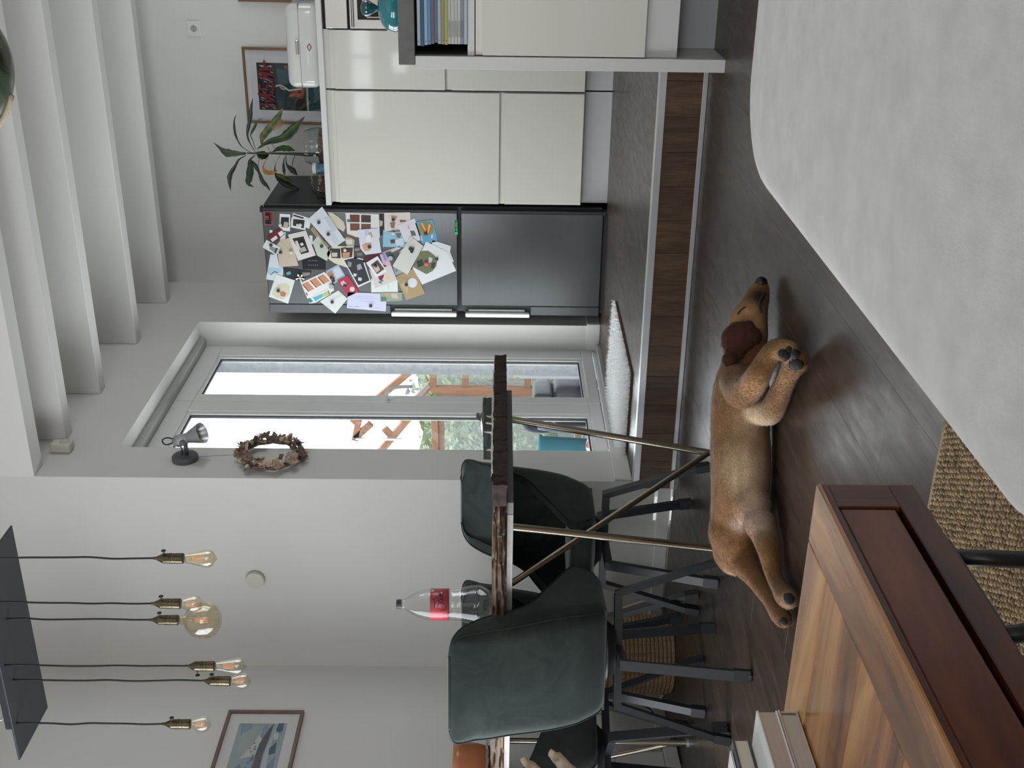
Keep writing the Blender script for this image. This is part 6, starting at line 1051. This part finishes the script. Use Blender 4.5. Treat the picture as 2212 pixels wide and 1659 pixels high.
# framed landscape on the left wall
art = [('8fa2ab', [(-.20, .06), (.20, .06), (.20, .27), (-.20, .27)])]
W_, H_ = .78, .325
def L2(pts): return [(W_/2-.075-u*.63, .062+v*.201) for u, v in pts]   # u from the right end, v up
art = [('9fb0b2', L2([(0, 0), (1, 0), (1, 1), (0, 1)])), ('7d97a8', L2([(.25, .45), (1, .4), (1, 1), (.45, 1), (.4, .8)])), ('8d9fb0', L2([(.0, .72), (.10, .70), (.12, .9), (0, .98)])), ('a9b5b0', L2([(.02, .6), (.28, .66), (.3, .86), (.1, .88)])),
       ('c9cdcb', L2([(.02, .44), (.20, .60), (.34, .80), (.36, .70), (.30, .50), (.12, .42)])), ('8f9fb5', L2([(0, .38), (.02, .46), (.12, .50), (.16, .42)])), ('9aa8bd', L2([(.34, .80), (.55, .55), (.5, .46), (.30, .48)])),
       ('5f6068', L2([(.0, .27), (.06, .36), (.20, .47), (.40, .50), (.70, .50), (1, .46), (1, .36), (.6, .33), (.3, .34), (.1, .29)])), ('7d7468', L2([(.3, .46), (.4, .50), (.7, .50), (1, .46), (1, .44), (.6, .46)])),
       ('b9c3cd', L2([(0, .20), (.14, .26), (.30, .32), (.5, .30), (1, .30), (1, .24), (.5, .2), (.2, .22), (.0, .16)])), ('4f6a74', L2([(0, .06), (0, .17), (.06, .20), (.10, .16), (.07, .06)])), ('4f6a74', L2([(.18, .12), (.24, .24), (.30, .22), (.28, .10)])),
       ('8296ab', L2([(.3, .08), (1, .06), (1, .22), (.4, .2)])), ('a3b1c4', L2([(0, 0), (1, 0), (1, .06), (.3, .05), (.08, .05), (0, .06)])), ('cfd4d6', L2([(.08, .14), (.12, .22), (.17, .18), (.15, .10)]))]
rw = random.Random(4)
for i in range(16):
    u = .16+.34*rw.random(); v = .50+.12*rw.random(); art.append(('6f7f8d', L2([(u, v), (u+.010, v+.05), (u+.018, v+.01)])))
M_ros = wood('taupe_frame', '#665049', '#74605a', '#806b64', 'Z', 2, .55, rnd=.05); M_rosx = wood('taupe_frame_x', '#665049', '#74605a', '#806b64', 'X', 2, .55, rnd=.05)
MM = Matrix.Translation((XL+.0008, 3.940-W_/2, 1.563)) @ Matrix.Rotation(PI/2, 4, 'Z')
M_mat_keep = M_mat; M_mat = plain('mat_board_white', (.62, .62, .61), .8)
picture('framed_landscape', 'framed watercolour landscape on the left wall above the chair back', W_, H_, .0145, .018, MM, art, (M_ros, M_rosx)); M_mat = M_mat_keep

# ================================================================ by the left wall: rope basket, low white box, cables, socket
bk = thing('rope_basket', 'round basket of coiled natural rope on the floor behind the chair legs', 'basket', (-3.095, 3.955, 0))
M_rope = plain('jute_rope', (.27, .175, .095), .9, var=.3, vscale=70, bump=.7, bscale=160)
nr_ = 17; rp = .00935
for i in range(nr_):
    R_ = .148+.018*math.sin(PI*min(1, (i+1)/nr_*.62)); R_ = R_-.022*max(0, (i-12)/5)
    me_ = MB().tube([(R_*math.cos(a), R_*math.sin(a), 0) for a in [k*2*PI/30 for k in range(30)]], rp, 7, closed=True)
    o = me_.build('rope_coil', M_rope, bk, True); o.location = (0, 0, rp+i*rp*1.83)
MB().lathe([(0, .002), (.14, .002), (.14, .014), (0, .014)], 24).build('basket_floor', M_rope, bk)
M_wcord = plain('white_cord', (.56, .53, .46), .7)
for a in (math.radians(28), math.radians(196)):
    d = Vector((math.cos(a), math.sin(a), 0)); s_ = Vector((-d.y, d.x, 0))
    MB().tube(bez([d*.158+s_*-.05+Vector((0, 0, .265)), d*.19+s_*-.05+Vector((0, 0, .23)), d*.225+Vector((0, 0, .10)), d*.20+s_*.02+Vector((0, 0, .055)), d*.168+s_*.03+Vector((0, 0, .03))], 24), .0048, 8).build('handle', M_wcord, bk, True)
MB().box(-.03, .03, -.1585, -.156, .235, .275, .002).build('leather_tag', plain('tag_tan', (.33, .22, .16), .7), bk)
hb = thing('low_white_box', 'low white boxed skirting with a stepped foot on the left wall', 'box', (XL, 2.9, 0))
MB().box(.017, .105, -.9, .705, .062, .262, .003).build('cover', plain('box_white', (.58, .58, .57), .5), hb); MB().box(.017, .120, -.9, .720, .0005, .061, .003).build('foot', plain('box_white', (.58,)*3, .5), hb); MB().box(.017, .112, -.9, .712, .262, .272, .002).build('top_lip', plain('box_white', (.58,)*3, .5), hb)
ws = thing('double_socket', 'white double socket low on the left wall behind the far chair legs', 'socket', (XL, 4.02, .30))
for k in (0, 1): MB().box(.0006, .009, -.076+k*.077, -.001+k*.077, -.038, .038, .002).build('cover_frame', M_trimw, ws); 
for k in (0, 1): MB().lathe([(0, .0092), (.019, .0092), (.019, .0098), (0, .0098)], 16, (0, -.038+k*.077, 0), 'X').build('recess', plain('socket_shade', (.36, .36, .35), .5), ws)
cb = MB().tube(bez([(XL+.03, 4.02, .29), (XL+.06, 4.00, .22), (XL+.10, 3.93, .20), (XL+.13, 3.84, .10), (XL+.14, 3.78, .075), (XL+.12, 3.72, .012), (XL+.14, 3.5, .006)], 40), .0034, 6).build('power_cable', M_cord, None, True); tag(cb, 'thin black cable drooping from the low socket behind the chairs', 'cable')

# ================================================================ outside the patio door
structure(MB().box(-14, XD-.20, 2.0, 18, -.25, -.02).build('ground_patio', plain('patio_slabs', (.20, .195, .19), .9, var=.2, vscale=3)))
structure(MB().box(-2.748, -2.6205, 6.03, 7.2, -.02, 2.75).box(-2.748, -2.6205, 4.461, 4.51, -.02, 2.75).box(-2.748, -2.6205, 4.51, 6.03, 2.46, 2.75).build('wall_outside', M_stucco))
MB_p = structure(MB().box(-2.768, -2.749, 6.03, 7.2, -.02, .60).build('trim_2', plain('plinth_render', (.42, .43, .46), .9)))
M_cedar = wood('cedar', '#7a5238', '#8a5e42', '#96694c', 'Z', 1.5, .6, rnd=.1)
gh = thing('greenhouse', 'small wooden greenhouse with a sloping glazed roof outside the patio door', 'greenhouse', (-4.2, 9.0, -.02)); off = Vector((-4.2, 9.0, -.02))
def bar2(nm, a, b, w, d=.06, y=9.0, mt=None):
    """bar in the upright plane y, from (x, z) to (x, z)"""
    return P(MB().bar((a[0], y, a[1]), (b[0], y, b[1]), d, w, (0, 1, 0)).build(nm, mt or M_cedar, gh))
GX = []
for nm, a, b, w, y in (('post', (-4.236, -.02), (-4.236, 1.315), .055, 9.0), ('door_stile', (-4.292, .02), (-4.292, 1.262), .046, 9.03), ('eave_rail', (-3.90, 1.292), (-4.21, 1.292), .055, 9.0),
        ('glazing_rail', (-3.90, 1.016), (-4.21, 1.016), .045, 9.0), ('glazing_rail', (-3.90, .482), (-4.21, .482), .045, 9.0), ('eave_rail', (-4.32, 1.288), (-5.5, 1.272), .050, 9.0), ('door_rail', (-4.32, 1.236), (-5.5, 1.222), .042, 9.03),
        ('rafter', (-4.02, 1.43), (-4.335, 1.773), .045, 9.0), ('rafter', (-4.20, 1.30), (-4.545, 1.60), .05, 9.05), ('rafter', (-4.50, 1.495), (-4.90, 1.806), .055, 9.0), ('rafter', (-4.335, 1.773), (-4.56, 2.0), .045, 9.0),
        ('vent_frame', (-4.53, 1.940), (-4.722, 1.980), .040, 8.97), ('vent_frame', (-4.70, 1.975), (-4.56, 1.835), .040, 8.97), ('collar_tie', (-4.62, 1.724), (-4.72, 1.642), .035, 9.0), ('post', (-5.45, -.02), (-5.45, 1.29), .055, 9.0), ('sill_rail', (-3.9, .03), (-5.45, .03), .08, 9.0), ('rear_post', (-4.66, .0), (-4.66, .7), .035, 9.5), ('rear_post', (-4.78, .0), (-4.78, .7), .035, 9.5), ('post', (-3.9, -.02), (-3.9, 1.315), .055, 9.0)):
    bar2(nm, a, b, w, .055, y)
bar2('vent_strut', (-4.698, 1.545), (-4.696, 1.97), .018, .014, 8.94, M_alu)
M_ghg = clear('greenhouse_glass', (.86, .90, .88), 1.2, .05, 1.4, .8)
for (x0, x1, z0, z1) in ((-3.93, -4.21, 1.04, 1.265), (-3.93, -4.21, .505, .995), (-3.93, -4.21, .07, .46), (-4.32, -5.42, .07, 1.20)):
    P(MB().box(x0, x1, 8.996, 9.0, z0, z1).build('glass_pane', M_ghg, gh))
P(MB().prism([(-4.03, 9.0, 1.40), (-4.32, 9.0, 1.73), (-4.52, 9.0, 1.565), (-4.22, 9.0, 1.32)], (0, 1, 0), .004).build('glass_pane', M_ghg, gh))
# greenery behind the greenhouse: one leafy bush per spot
def bush(label, x, y, z, rx, rz, n, cols, seed):
    r = random.Random(seed); t = thing('garden_bush', label, 'bush', (x, y, -.02), 0, None)
    MB().tube([(0, 0, 0), (0, 0, z)], [.05, .02], 6).build('trunk', plain('bush_trunk', (.12, .08, .05), .9), t)
    mats_ = [plain('bush_leaf_'+c, hexc(c), .6) for c in cols]; m = MB()
    for i in range(n):
        a = r.random()*6.283; q = r.random()**.5; h = r.uniform(-1, 1); c = Vector((rx*q*math.cos(a), rx*.7*q*math.sin(a), z+rz*h*math.sqrt(max(0, 1-q*q*.8)))); 
        if c.z < .02: continue
        d = Vector((r.uniform(-1, 1), r.uniform(-1, 1), r.uniform(-1, .6))).normalized(); u = d.orthogonal().normalized(); L_ = r.uniform(.05, .10); m.mat(r.randrange(len(cols))).add([c, c+d*L_*.5+u*L_*.28, c+d*L_, c+d*L_*.5-u*L_*.28], [(0, 1, 2, 3)])
    o = m.build('leaves', mats_, t, recalc=False); o['kind'] = 'stuff'
hg = thing('garden_hedge', 'pale green hedge closing the garden behind the greenhouse', 'hedge', (-5.6, 12.6, -.02)); rh = random.Random(6)
m = MB(); rows = []
for i in range(40):
    x = -2.2+4.4*i/39; rows.append([(x, .25+.18*fbm((x*2, z_*.6, 1), 4), max(0, z_*(1+.10*fbm((x*1.5, 3, 2), 3))*1.72/8)) for z_ in range(9)]+[(x, .8, 1.72+.15*fbm((x*1.5, 3, 2), 3))])
m.grid(rows); mh = plain('hedge_green', '#5f6b47', .9, var=.35, vscale=9, bump=1.0, bscale=14); m.build('hedge_body', mh, hg, True)
bush('yellow green bush behind the greenhouse door', -4.95, 10.7, .85, .75, .85, 2600, ('7a8860', '868f6c', '66785a', '959070'), 3)
bush('pale green bush behind the left part of the greenhouse', -6.2, 11.2, .9, .8, .75, 1800, ('7f8878', '75826c', '8d937d'), 5)
bush('small bright bush inside the greenhouse, at the roof corner', -4.42, 9.5, 1.15, .22, .30, 420, ('83905c', '959868', '6f8154'), 7)
# toys left on the patio
tr_ = thing('toy_trolley', 'dark grey plastic trolley with a hooped handle on the patio', 'trolley', (-3.36, 6.86, -.02))
M_gp = plain('grey_plastic_dark', (.045, .048, .058), .45); M_gl = plain('grey_plastic_light', (.42, .46, .50), .45)
rbox(MB(), -.10, .20, -.12, .12, .14, .40, .05, 3).build('body', M_gp, tr_, 40); rbox(MB(), -.06, .16, -.14, .10, .40, .53, .03, 3).build('hood', M_gp, tr_, 40)
MB().tube(bez([(.10, -.13, .46), (.02, -.15, .56), (-.05, -.15, .58), (-.09, -.14, .52), (-.09, -.13, .36)], 20), .022, 10).build('hoop_handle', M_gp, tr_, True); MB().tube([(-.085, -.14, .50), (-.10, -.14, .20)], .018, 8).build('side_trim', M_gl, tr_, True)
for sx in (-.06, .15):
    for sy in (-.10, .10): MB().lathe([(0, -.02), (.05, -.02), (.06, -.01), (.06, .01), (.05, .02), (0, .02)], 18, (sx, sy, .061), 'Y').build('wheel', M_blackp, tr_, 40)
tq = thing('toy_tub', 'turquoise plastic tub standing before the grey trolley', 'tub', (-3.53, 6.60, -.02))
MB().lathe([(0, .10), (.05, .10), (.07, .14), (.085, .46), (.098, .48), (.098, .495), (.090, .495), (.078, .46), (.06, .16), (0, .15)], 24).build('tub_body', plain('turquoise_plastic', (.05, .26, .32), .35), tq, True); MB().lathe([(0, .001), (.06, .001), (.06, .099), (0, .099)], 16).build('tub_foot', plain('white_plastic', (.65, .65, .62), .4), tq, 40)
tb_ = thing('toy_ball', 'red and white ball on the patio by the door sill', 'ball', (-3.39, 6.38, -.02))
m = MB().ball((0, 0, .105), .104, 24, 14); o = m.build('ball_body', [plain('ball_red', (.45, .08, .09), .3), plain('ball_white', (.72, .72, .72), .3), plain('ball_black', (.03, .03, .03), .4)], tb_, True)
for p in o.data.polygons: p.material_index = 1 if abs(math.sin(math.atan2(p.center.y, p.center.x)*2)) < .45 else (2 if p.center.z < .06 else 0)

# ================================================================ doormat by the patio door
dm = thing('doormat', 'white fluffy rug on the dark floor in front of the patio door', 'rug', (-2.24, 4.88, KZ))
c4 = [(-2.405, 4.47), (-2.015, 4.45), (-1.985, 5.23), (-2.41, 5.33), (-2.545, 5.32), (-2.565, 4.86), (-2.55, 4.60)]
def inpoly(x, y, P):
    c = False; n = len(P)
    for i in range(n):
        (a, b), (d, e) = P[i], P[i-1]
        if (b > y) != (e > y) and x < (d-a)*(y-b)/(e-b)+a: c = not c
    return c
MB().prism([(x+2.24, y-4.88, .001) for x, y in [(-2.405, 4.47), (-2.015, 4.45), (-1.985, 5.23), (-2.41, 5.33)]], (0, 0, 1), .008).prism([(x+2.24, y-4.88, .001) for x, y in [(-2.41, 4.60), (-2.41, 5.33), (-2.545, 5.32), (-2.555, 4.60)]], (0, 0, 1), .008).build('backing', plain('rug_backing', (.10, .06, .05), .9), dm)
rr = np.random.default_rng(3); pts = []
while len(pts) < 15000:
    x, y = rr.uniform(-2.56, -1.98), rr.uniform(4.45, 5.33)
    if inpoly(x, y, c4): pts.append((x+2.24, y-4.88))
Pt = np.array(pts); n = len(Pt); d = np.stack([rr.normal(0, .5, n), rr.normal(0, .5, n), np.ones(n)], 1); d /= np.linalg.norm(d, axis=1, keepdims=True)
L = rr.uniform(.014, .030, (n, 1)); b0 = np.concatenate([Pt, np.full((n, 1), .008)], 1); an = rr.uniform(0, 6.28, n); s = np.stack([np.cos(an), np.sin(an), 0*an], 1)*.0022
V = np.stack([b0-s, b0+s, b0+d*L], 1).reshape(-1, 3); me = bpy.data.meshes.new('pile'); me.from_pydata(V.tolist(), [], np.arange(3*n).reshape(-1, 3).tolist()); me.materials.append(plain('white_pile', (.86, .87, .88), .9))
o = bpy.data.objects.new('pile', me); COL.objects.link(o); o.parent = dm; o['kind'] = 'stuff'

# ================================================================ jute rug under the coffee table
rg_ = thing('jute_rug', 'coarse woven jute rug beneath the coffee table', 'rug', (-1.3, .6, 0))
M_jute = plain('jute_fibre', (.26, .185, .105), .9, var=.35, vscale=45, bump=.6, bscale=220)
MB().box(-1.6, 1.45, -1.5, 1.105, .0008, .006, .002).build('rug_base', M_jute, rg_)
bm = bmesh.new(); bmesh.ops.create_icosphere(bm, subdivisions=1, radius=1); kv = np.array([v.co[:] for v in bm.verts]); kf = np.array([[v.index for v in f.verts] for f in bm.faces]); bm.free()
cs = []
ix = 0
for i in range(64):
    for j in range(116):
        cs.append((.28+i*.0106+(.0026 if j % 2 else -.0026)+rr.normal(0, .0008), -.02+j*.0096+rr.normal(0, .0008)))
cs = np.array(cs); n = len(cs); sc = rr.uniform(.85, 1.2, (n, 1, 1)); an = rr.uniform(-.6, .6, n)+.5*np.where(np.arange(n) % 2, 1, -1)
vv = kv[None]*np.array([.0060, .0043, .0044])*sc; c_, s_ = np.cos(an)[:, None], np.sin(an)[:, None]
V = np.stack([vv[..., 0]*c_-vv[..., 1]*s_+cs[:, None, 0], vv[..., 0]*s_+vv[..., 1]*c_+cs[:, None, 1], vv[..., 2]+.0072], -1).reshape(-1, 3); Fc = (kf[None]+np.arange(n)[:, None, None]*len(kv)).reshape(-1, 3)
me = bpy.data.meshes.new('knots'); me.from_pydata(V.tolist(), [], Fc.tolist()); me.materials.append(M_jute); me.polygons.foreach_set('use_smooth', [True]*len(me.polygons)); o = bpy.data.objects.new('knots', me); COL.objects.link(o); o.parent = rg_; o['kind'] = 'stuff'

# ================================================================ coffee table
kt = thing('coffee_table', 'glossy reddish brown wooden coffee table on black hairpin legs', 'table', (-1.1, .5, 0)); off = Vector((-1.1, .5, 0))
def P(o): o.location = Vector(o.location)-off; return o
cx0, cx1, cy0, cy1, cz0, cz1 = -1.66, -.528, .02, .926, .360, .450
M_topx = wood('rosewood_top_x', '#55301a', '#9a6536', '#c8935a', 'X', .9, .20, coat=.5, stretch=7, rnd=.10, fine=.10, con=.13)
M_topy = wood('rosewood_top_y', '#55301a', '#9a6536', '#c8935a', 'Y', .9, .20, coat=.5, stretch=7, rnd=.10, fine=.10, con=.13)
M_red = wood('rosewood_front', '#2a120a', '#50281a', '#703c24', 'Y', .9, .32, coat=.08, stretch=8, rnd=.12, fine=.08, con=.14, spec=.35); M_redz = wood('rosewood_front_z', '#250f08', '#45210f', '#5e3019', 'Z', 1.5, .32, coat=.08, stretch=8, rnd=.12, spec=.35)
fw = .062
for nm, x0, x1, y0, y1, mt in (('top_rail', cx0, cx1-fw, cy1-fw, cy1, M_topx), ('top_rail', cx0, cx1-fw, cy0, cy0+fw, M_topx), ('top_rail', cx1-fw+.0005, cx1, cy0, cy1, M_topy), ):
    o = P(MB().box(x0-cx0, x1-cx0, y0, y1, cz1-.0045, cz1, .0012).build(nm, mt, kt, loc=(cx0, 0, 0)))
npl = 7; pw = (cy1-cy0-2*fw)/npl
for i in range(npl):
    y0 = cy0+fw+i*pw; P(MB().box(0, cx1-fw-cx0-.0006, .0004, pw-.0004, cz1-.0045, cz1-.0008, .0006).build('top_plank', M_topx, kt, loc=(cx0, y0, 0)))
P(MB().box(cx0+.01, cx1-.021, cy0+.01, cy1-.01, cz0, cz1-.0055).build('box_body', M_redz, kt))
# right-hand face: rails and stiles round a sunk panel
P(MB().box(cx1-.020, cx1-.001, cy0, cy1, cz1-.010, cz1-.005, .0008).build('front_rail', M_red, kt)); P(MB().box(cx1-.020, cx1-.001, cy0, cy1, cz0, cz0+.024, .001).build('front_rail', M_red, kt))
P(MB().box(cx1-.020, cx1-.001, cy1-.040, cy1-.0005, cz0+.0242, cz1-.0102, .001).build('front_stile', M_redz, kt)); P(MB().box(cx1-.020, cx1-.001, cy0, cy0+.04, cz0+.0242, cz1-.0102, .001).build('front_stile', M_redz, kt))
P(MB().box(cx1-.014, cx1-.0025, cy0+.041, cy1-.041, cz0+.0285, cz1-.0104, .002).build('front_panel', M_red, kt))
P(MB().box(cx0, cx1-.022, cy1-.012, cy1-.001, cz0, cz1-.005, .001).build('side_board', M_red, kt))
M_hp = plain('black_steel_rod', (.010, .010, .011), .4)
for (ax_, ay_, sx) in ((-.545, .80, 1), (-.545, .12, 1), (-1.62, .80, -1), (-1.62, .12, -1)):
    rr_ = P(MB().tube(bez([(ax_, ay_+.030, cz0-.001), (ax_+.004*sx, ay_+.014, .12), (ax_+.008*sx, ay_+.006, .022), (ax_+.008*sx, ay_-.006, .022), (ax_+.002*sx, ay_-.030, .14), (ax_-.004*sx, ay_-.075, cz0-.001)], 28), .0074, 8).build('hairpin_leg', M_hp, kt, True))
    MB().box(ax_-.03, ax_+.012, ay_-.085, ay_+.04, cz0-.004, cz0-.0005).build('leg_plate', M_hp, rr_)
# books on it
def book(label, x1, y1, w, l, z0, z1, cov, pages, band=False, over=.002):
    t = thing('book', label, 'book', (x1, y1, z0), 0, 'stack of books on the coffee table')
    h = z1-z0; tc = .0022
    MB().box(-w, 0, -l, 0, .0003, tc, .0006).box(-w, 0, -l, 0, h-tc, h, .0006).box(-w, -w+tc, -l, 0, tc, h-tc).build('cover', cov, t)
    MB().box(-w+tc, -over, -l+.003, -over, tc+.0001, h-tc-.0001).build('page_block', pages, t)
    if band:
        m = MB()
        for i in range(8): m.box(-over, -over+.0006, -.0062-.0003, -.0042, tc+.0006+i*(h-2*tc)/8.3, tc+.0006+(i+.55)*(h-2*tc)/8.3)
        m.build('barcode_mark', plain('ink_black', (.02,)*3, .6), t)
    return t
def pages(nm, c):
    k = NT(nm); mp = k.coords((2, 2, 900)); n_ = k.noise(mp, 2, 2); r = k.ramp(n_.outputs[0], [(.35, tuple(x*.78 for x in c)), (.65, c)]); k.link(r.outputs[0], k.b.inputs['Base Color']); k.b.inputs['Roughness'].default_value = .85; return k.m
pg1 = pages('pages_grey', (.46, .42, .37)); pg2 = pages('pages_brown', (.44, .37, .32)); pg3 = pages('pages_cream', (.55, .51, .43))
book('lowest book of the stack, pale cover, with black tick marks', -.757, .884, .14, .21, .4503, .4695, plain('cover_taupe', (.40, .34, .30), .6), pg1, True, .0012)
book('middle book of the stack with a white and blue cover', -.757, .883, .15, .22, .4698, .4905, plain('cover_white', (.62, .63, .64), .5), pg2, False, .0014)
book('topmost book of the stack with a dark cover, set back', -.800, .892, .13, .20, .4908, .5085, plain('cover_slate', (.035, .038, .045), .5), pg3)
pp_ = MB().box(-.128, -.006, -.19, -.004, .0003, .0022).build('booklet', plain('paper_white', (.62, .62, .61), .7), None, loc=(-.803, .888, .5088)); tag(pp_, 'thin white booklet lying on the topmost book', 'booklet')
# driftwood at the left
M_drift = plain('driftwood', (.36, .29, .22), .9, var=.35, vscale=60, bump=.8, bscale=90)
m = MB().tube(bez([(-.696, .75, .7205), (-.702, .75, .716), (-.712, .752, .709), (-.75, .74, .675), (-.85, .66, .57), (-.98, .60, .475), (-1.06, .58, .4655)], 30), [.0014, .0026, .0030, .0033]+[.0034+.012*(i/27)**1.5 for i in range(27)], 9)
m.tube(bez([(-.6885, .75, .6985), (-.693, .75, .694), (-.702, .751, .687), (-.735, .735, .655), (-.83, .66, .56), (-.97, .60, .48)], 30), [.0016, .0030, .0034, .0038]+[.0040+.009*(i/27)**1.5 for i in range(27)], 9)
for v in range(len(m.v)):
    x, y, z = m.v[v]; k_ = .0016; m.v[v] = (x+k_*mnoise.noise(Vector((x*160, y*160, z*160))), y+k_*mnoise.noise(Vector((x*160+9, y*160, z*160))), max(.4512, z+k_*mnoise.noise(Vector((x*160, y*160+7, z*160)))))
o = m.build('driftwood', M_drift, None, True); tag(o, 'pale forked driftwood reaching in from the left edge of the picture', 'driftwood')

# ================================================================ sofa: the chaise in front of the photographer
def fabric():
    k = NT('white_sofa_fabric'); mp = k.coords((1, 1, 1)); n_ = k.noise(mp, 260, 3, .6); n2 = k.noise(mp, 24, 4, .6)
    r = k.ramp(n2.outputs[0], [(.35, (.50, .492, .48)), (.65, (.57, .562, .55))]); k.link(r.outputs[0], k.b.inputs['Base Color']); k.b.inputs['Roughness'].default_value = .9; k.b.inputs['Specular IOR Level'].default_value = .15
    w = k.add('ShaderNodeTexWave'); w.inputs['Scale'].default_value = 420; w.inputs['Distortion'].default_value = 2.5; w.inputs['Detail'].default_value = 2; k.link(mp.outputs[0], w.inputs['Vector'])
    mx = k.add('ShaderNodeMix', data_type='FLOAT'); mx.inputs['Factor'].default_value = .55; k.link(n_.outputs[0], mx.inputs['A']); k.link(w.outputs[1], mx.inputs['B']); k.bump(mx.outputs[0], .22, .0015); return k.m
M_fab = fabric()
sf = thing('sofa', 'white fabric sofa with a long rounded seat in the right foreground', 'sofa', (.6, .4, 0)); off = Vector((.6, .4, 0))
def cushion(nm, x0, x1, y0, y1, z0, z1, rc, re, crown=.006, fn=None, rn=.04):
    """seat pad with rounded plan corners (rc) and rolled edges (re)"""
    rows = []; N = 16
    def ring(ins, z):
        p = []
        for (rq, sx, sy, a0) in ((rc, 1, 1, 0), (rc, -1, 1, PI/2), (rn, -1, -1, PI), (rn, 1, -1, 1.5*PI)):
            ro = max(rq, ins+.002); cx_ = (x1-ro if sx > 0 else x0+ro); cy_ = (y1-ro if sy > 0 else y0+ro); r = ro-ins
            for i in range(N+1): a = a0+PI/2*i/N; p.append((cx_+r*math.cos(a), cy_+r*math.sin(a), z))
        return p+[p[0]]
    rows.append(ring(re*.6, z0))
    for i in range(1, 6): a = -PI/2+PI/2*i/5; rows.append(ring(re*.6*(1-math.cos(a)), z0+re*.6*(1+math.sin(a))))
    for i in range(0, 10): a = PI/2*i/9; rows.append(ring(re*(1-math.cos(a)), z1-re+re*math.sin(a)))
    for k_ in (.5, 1.0): rows.append([(a*(1-k_*.25)+(x0+x1)/2*k_*.25, b*(1-k_*.25)+(y0+y1)/2*k_*.25, z1+crown*(1-(1-k_*.5)**2)) for a, b, c in rows[15]])
    rows.append([((x0+x1)/2, (y0+y1)/2, z1+crown)]*len(rows[0]))
    m = MB().grid(rows)
    if fn: m.v = [fn(*v) for v in m.v]
    return P(m.build(nm, M_fab, sf, 70))
cushion('chaise_cushion', -.366, .75, .574, 1.423, .27, .450, .135, .045, rn=.02)
cushion('seat_cushion', -.408, 1.75, -.55, .572, .27, .449, .03, .06, rn=.05)
P(rbox(MB(), -.345, .73, .60, 1.395, .06, .275, .03, 3).build('chaise_base', M_fab, sf, 50)); P(rbox(MB(), -.35, 1.73, -.60, .60, .06, .275, .03, 3).build('sofa_base', M_fab, sf, 50))
P(rbox(MB(), -.35, 1.75, -.85, -.55, .06, .80, .06, 4).build('backrest', M_fab, sf, 50))
for x, y in ((-.30, 1.32), (.66, 1.32), (-.30, -.78), (1.65, -.78)): P(MB().lathe([(.018, .0135), (.024, .062), (0, .062), (0, .0135)], 12, (x, y, 0)).build('foot', M_blackp, sf))

# ================================================================ hanging ball close to the camera
hb_ = thing('hanging_ball', 'green and brown glazed ball with a cream cord hanging at the top right', 'ornament', (-.300, 1.70, 1.572)); off = Vector((0, 0, 0))
k = NT('ball_glaze'); mp = k.coords((1, 1, 1)); n_ = k.noise(mp, 9, 4, .6, 1.0); r = k.ramp(n_.outputs[0], [(.35, hexc('2a1f16')), (.5, hexc('3d4a35')), (.62, hexc('5c6e5a'))]); k.link(r.outputs[0], k.b.inputs['Base Color']); k.b.inputs['Roughness'].default_value = .25
MB().ball((0, 0, 0), .122, 36, 24).build('ball_body', k.m, hb_, True)
M_ccord = plain('cream_cord', (.62, .54, .42), .8)
MB().tube([(-.1235*math.sin(a), -.03*math.cos(a)-.02, .1215*math.cos(a)) for a in [PI*i/40 for i in range(10, 37)]], .006, 8).build('cord_net', M_ccord, hb_, True)
MB().tube([(-.0, -.05, .115), (0, 0, .2), (0, 0, ZC-1.5695-.001)], .004, 6).build('hanging_cord', M_ccord, hb_, True)
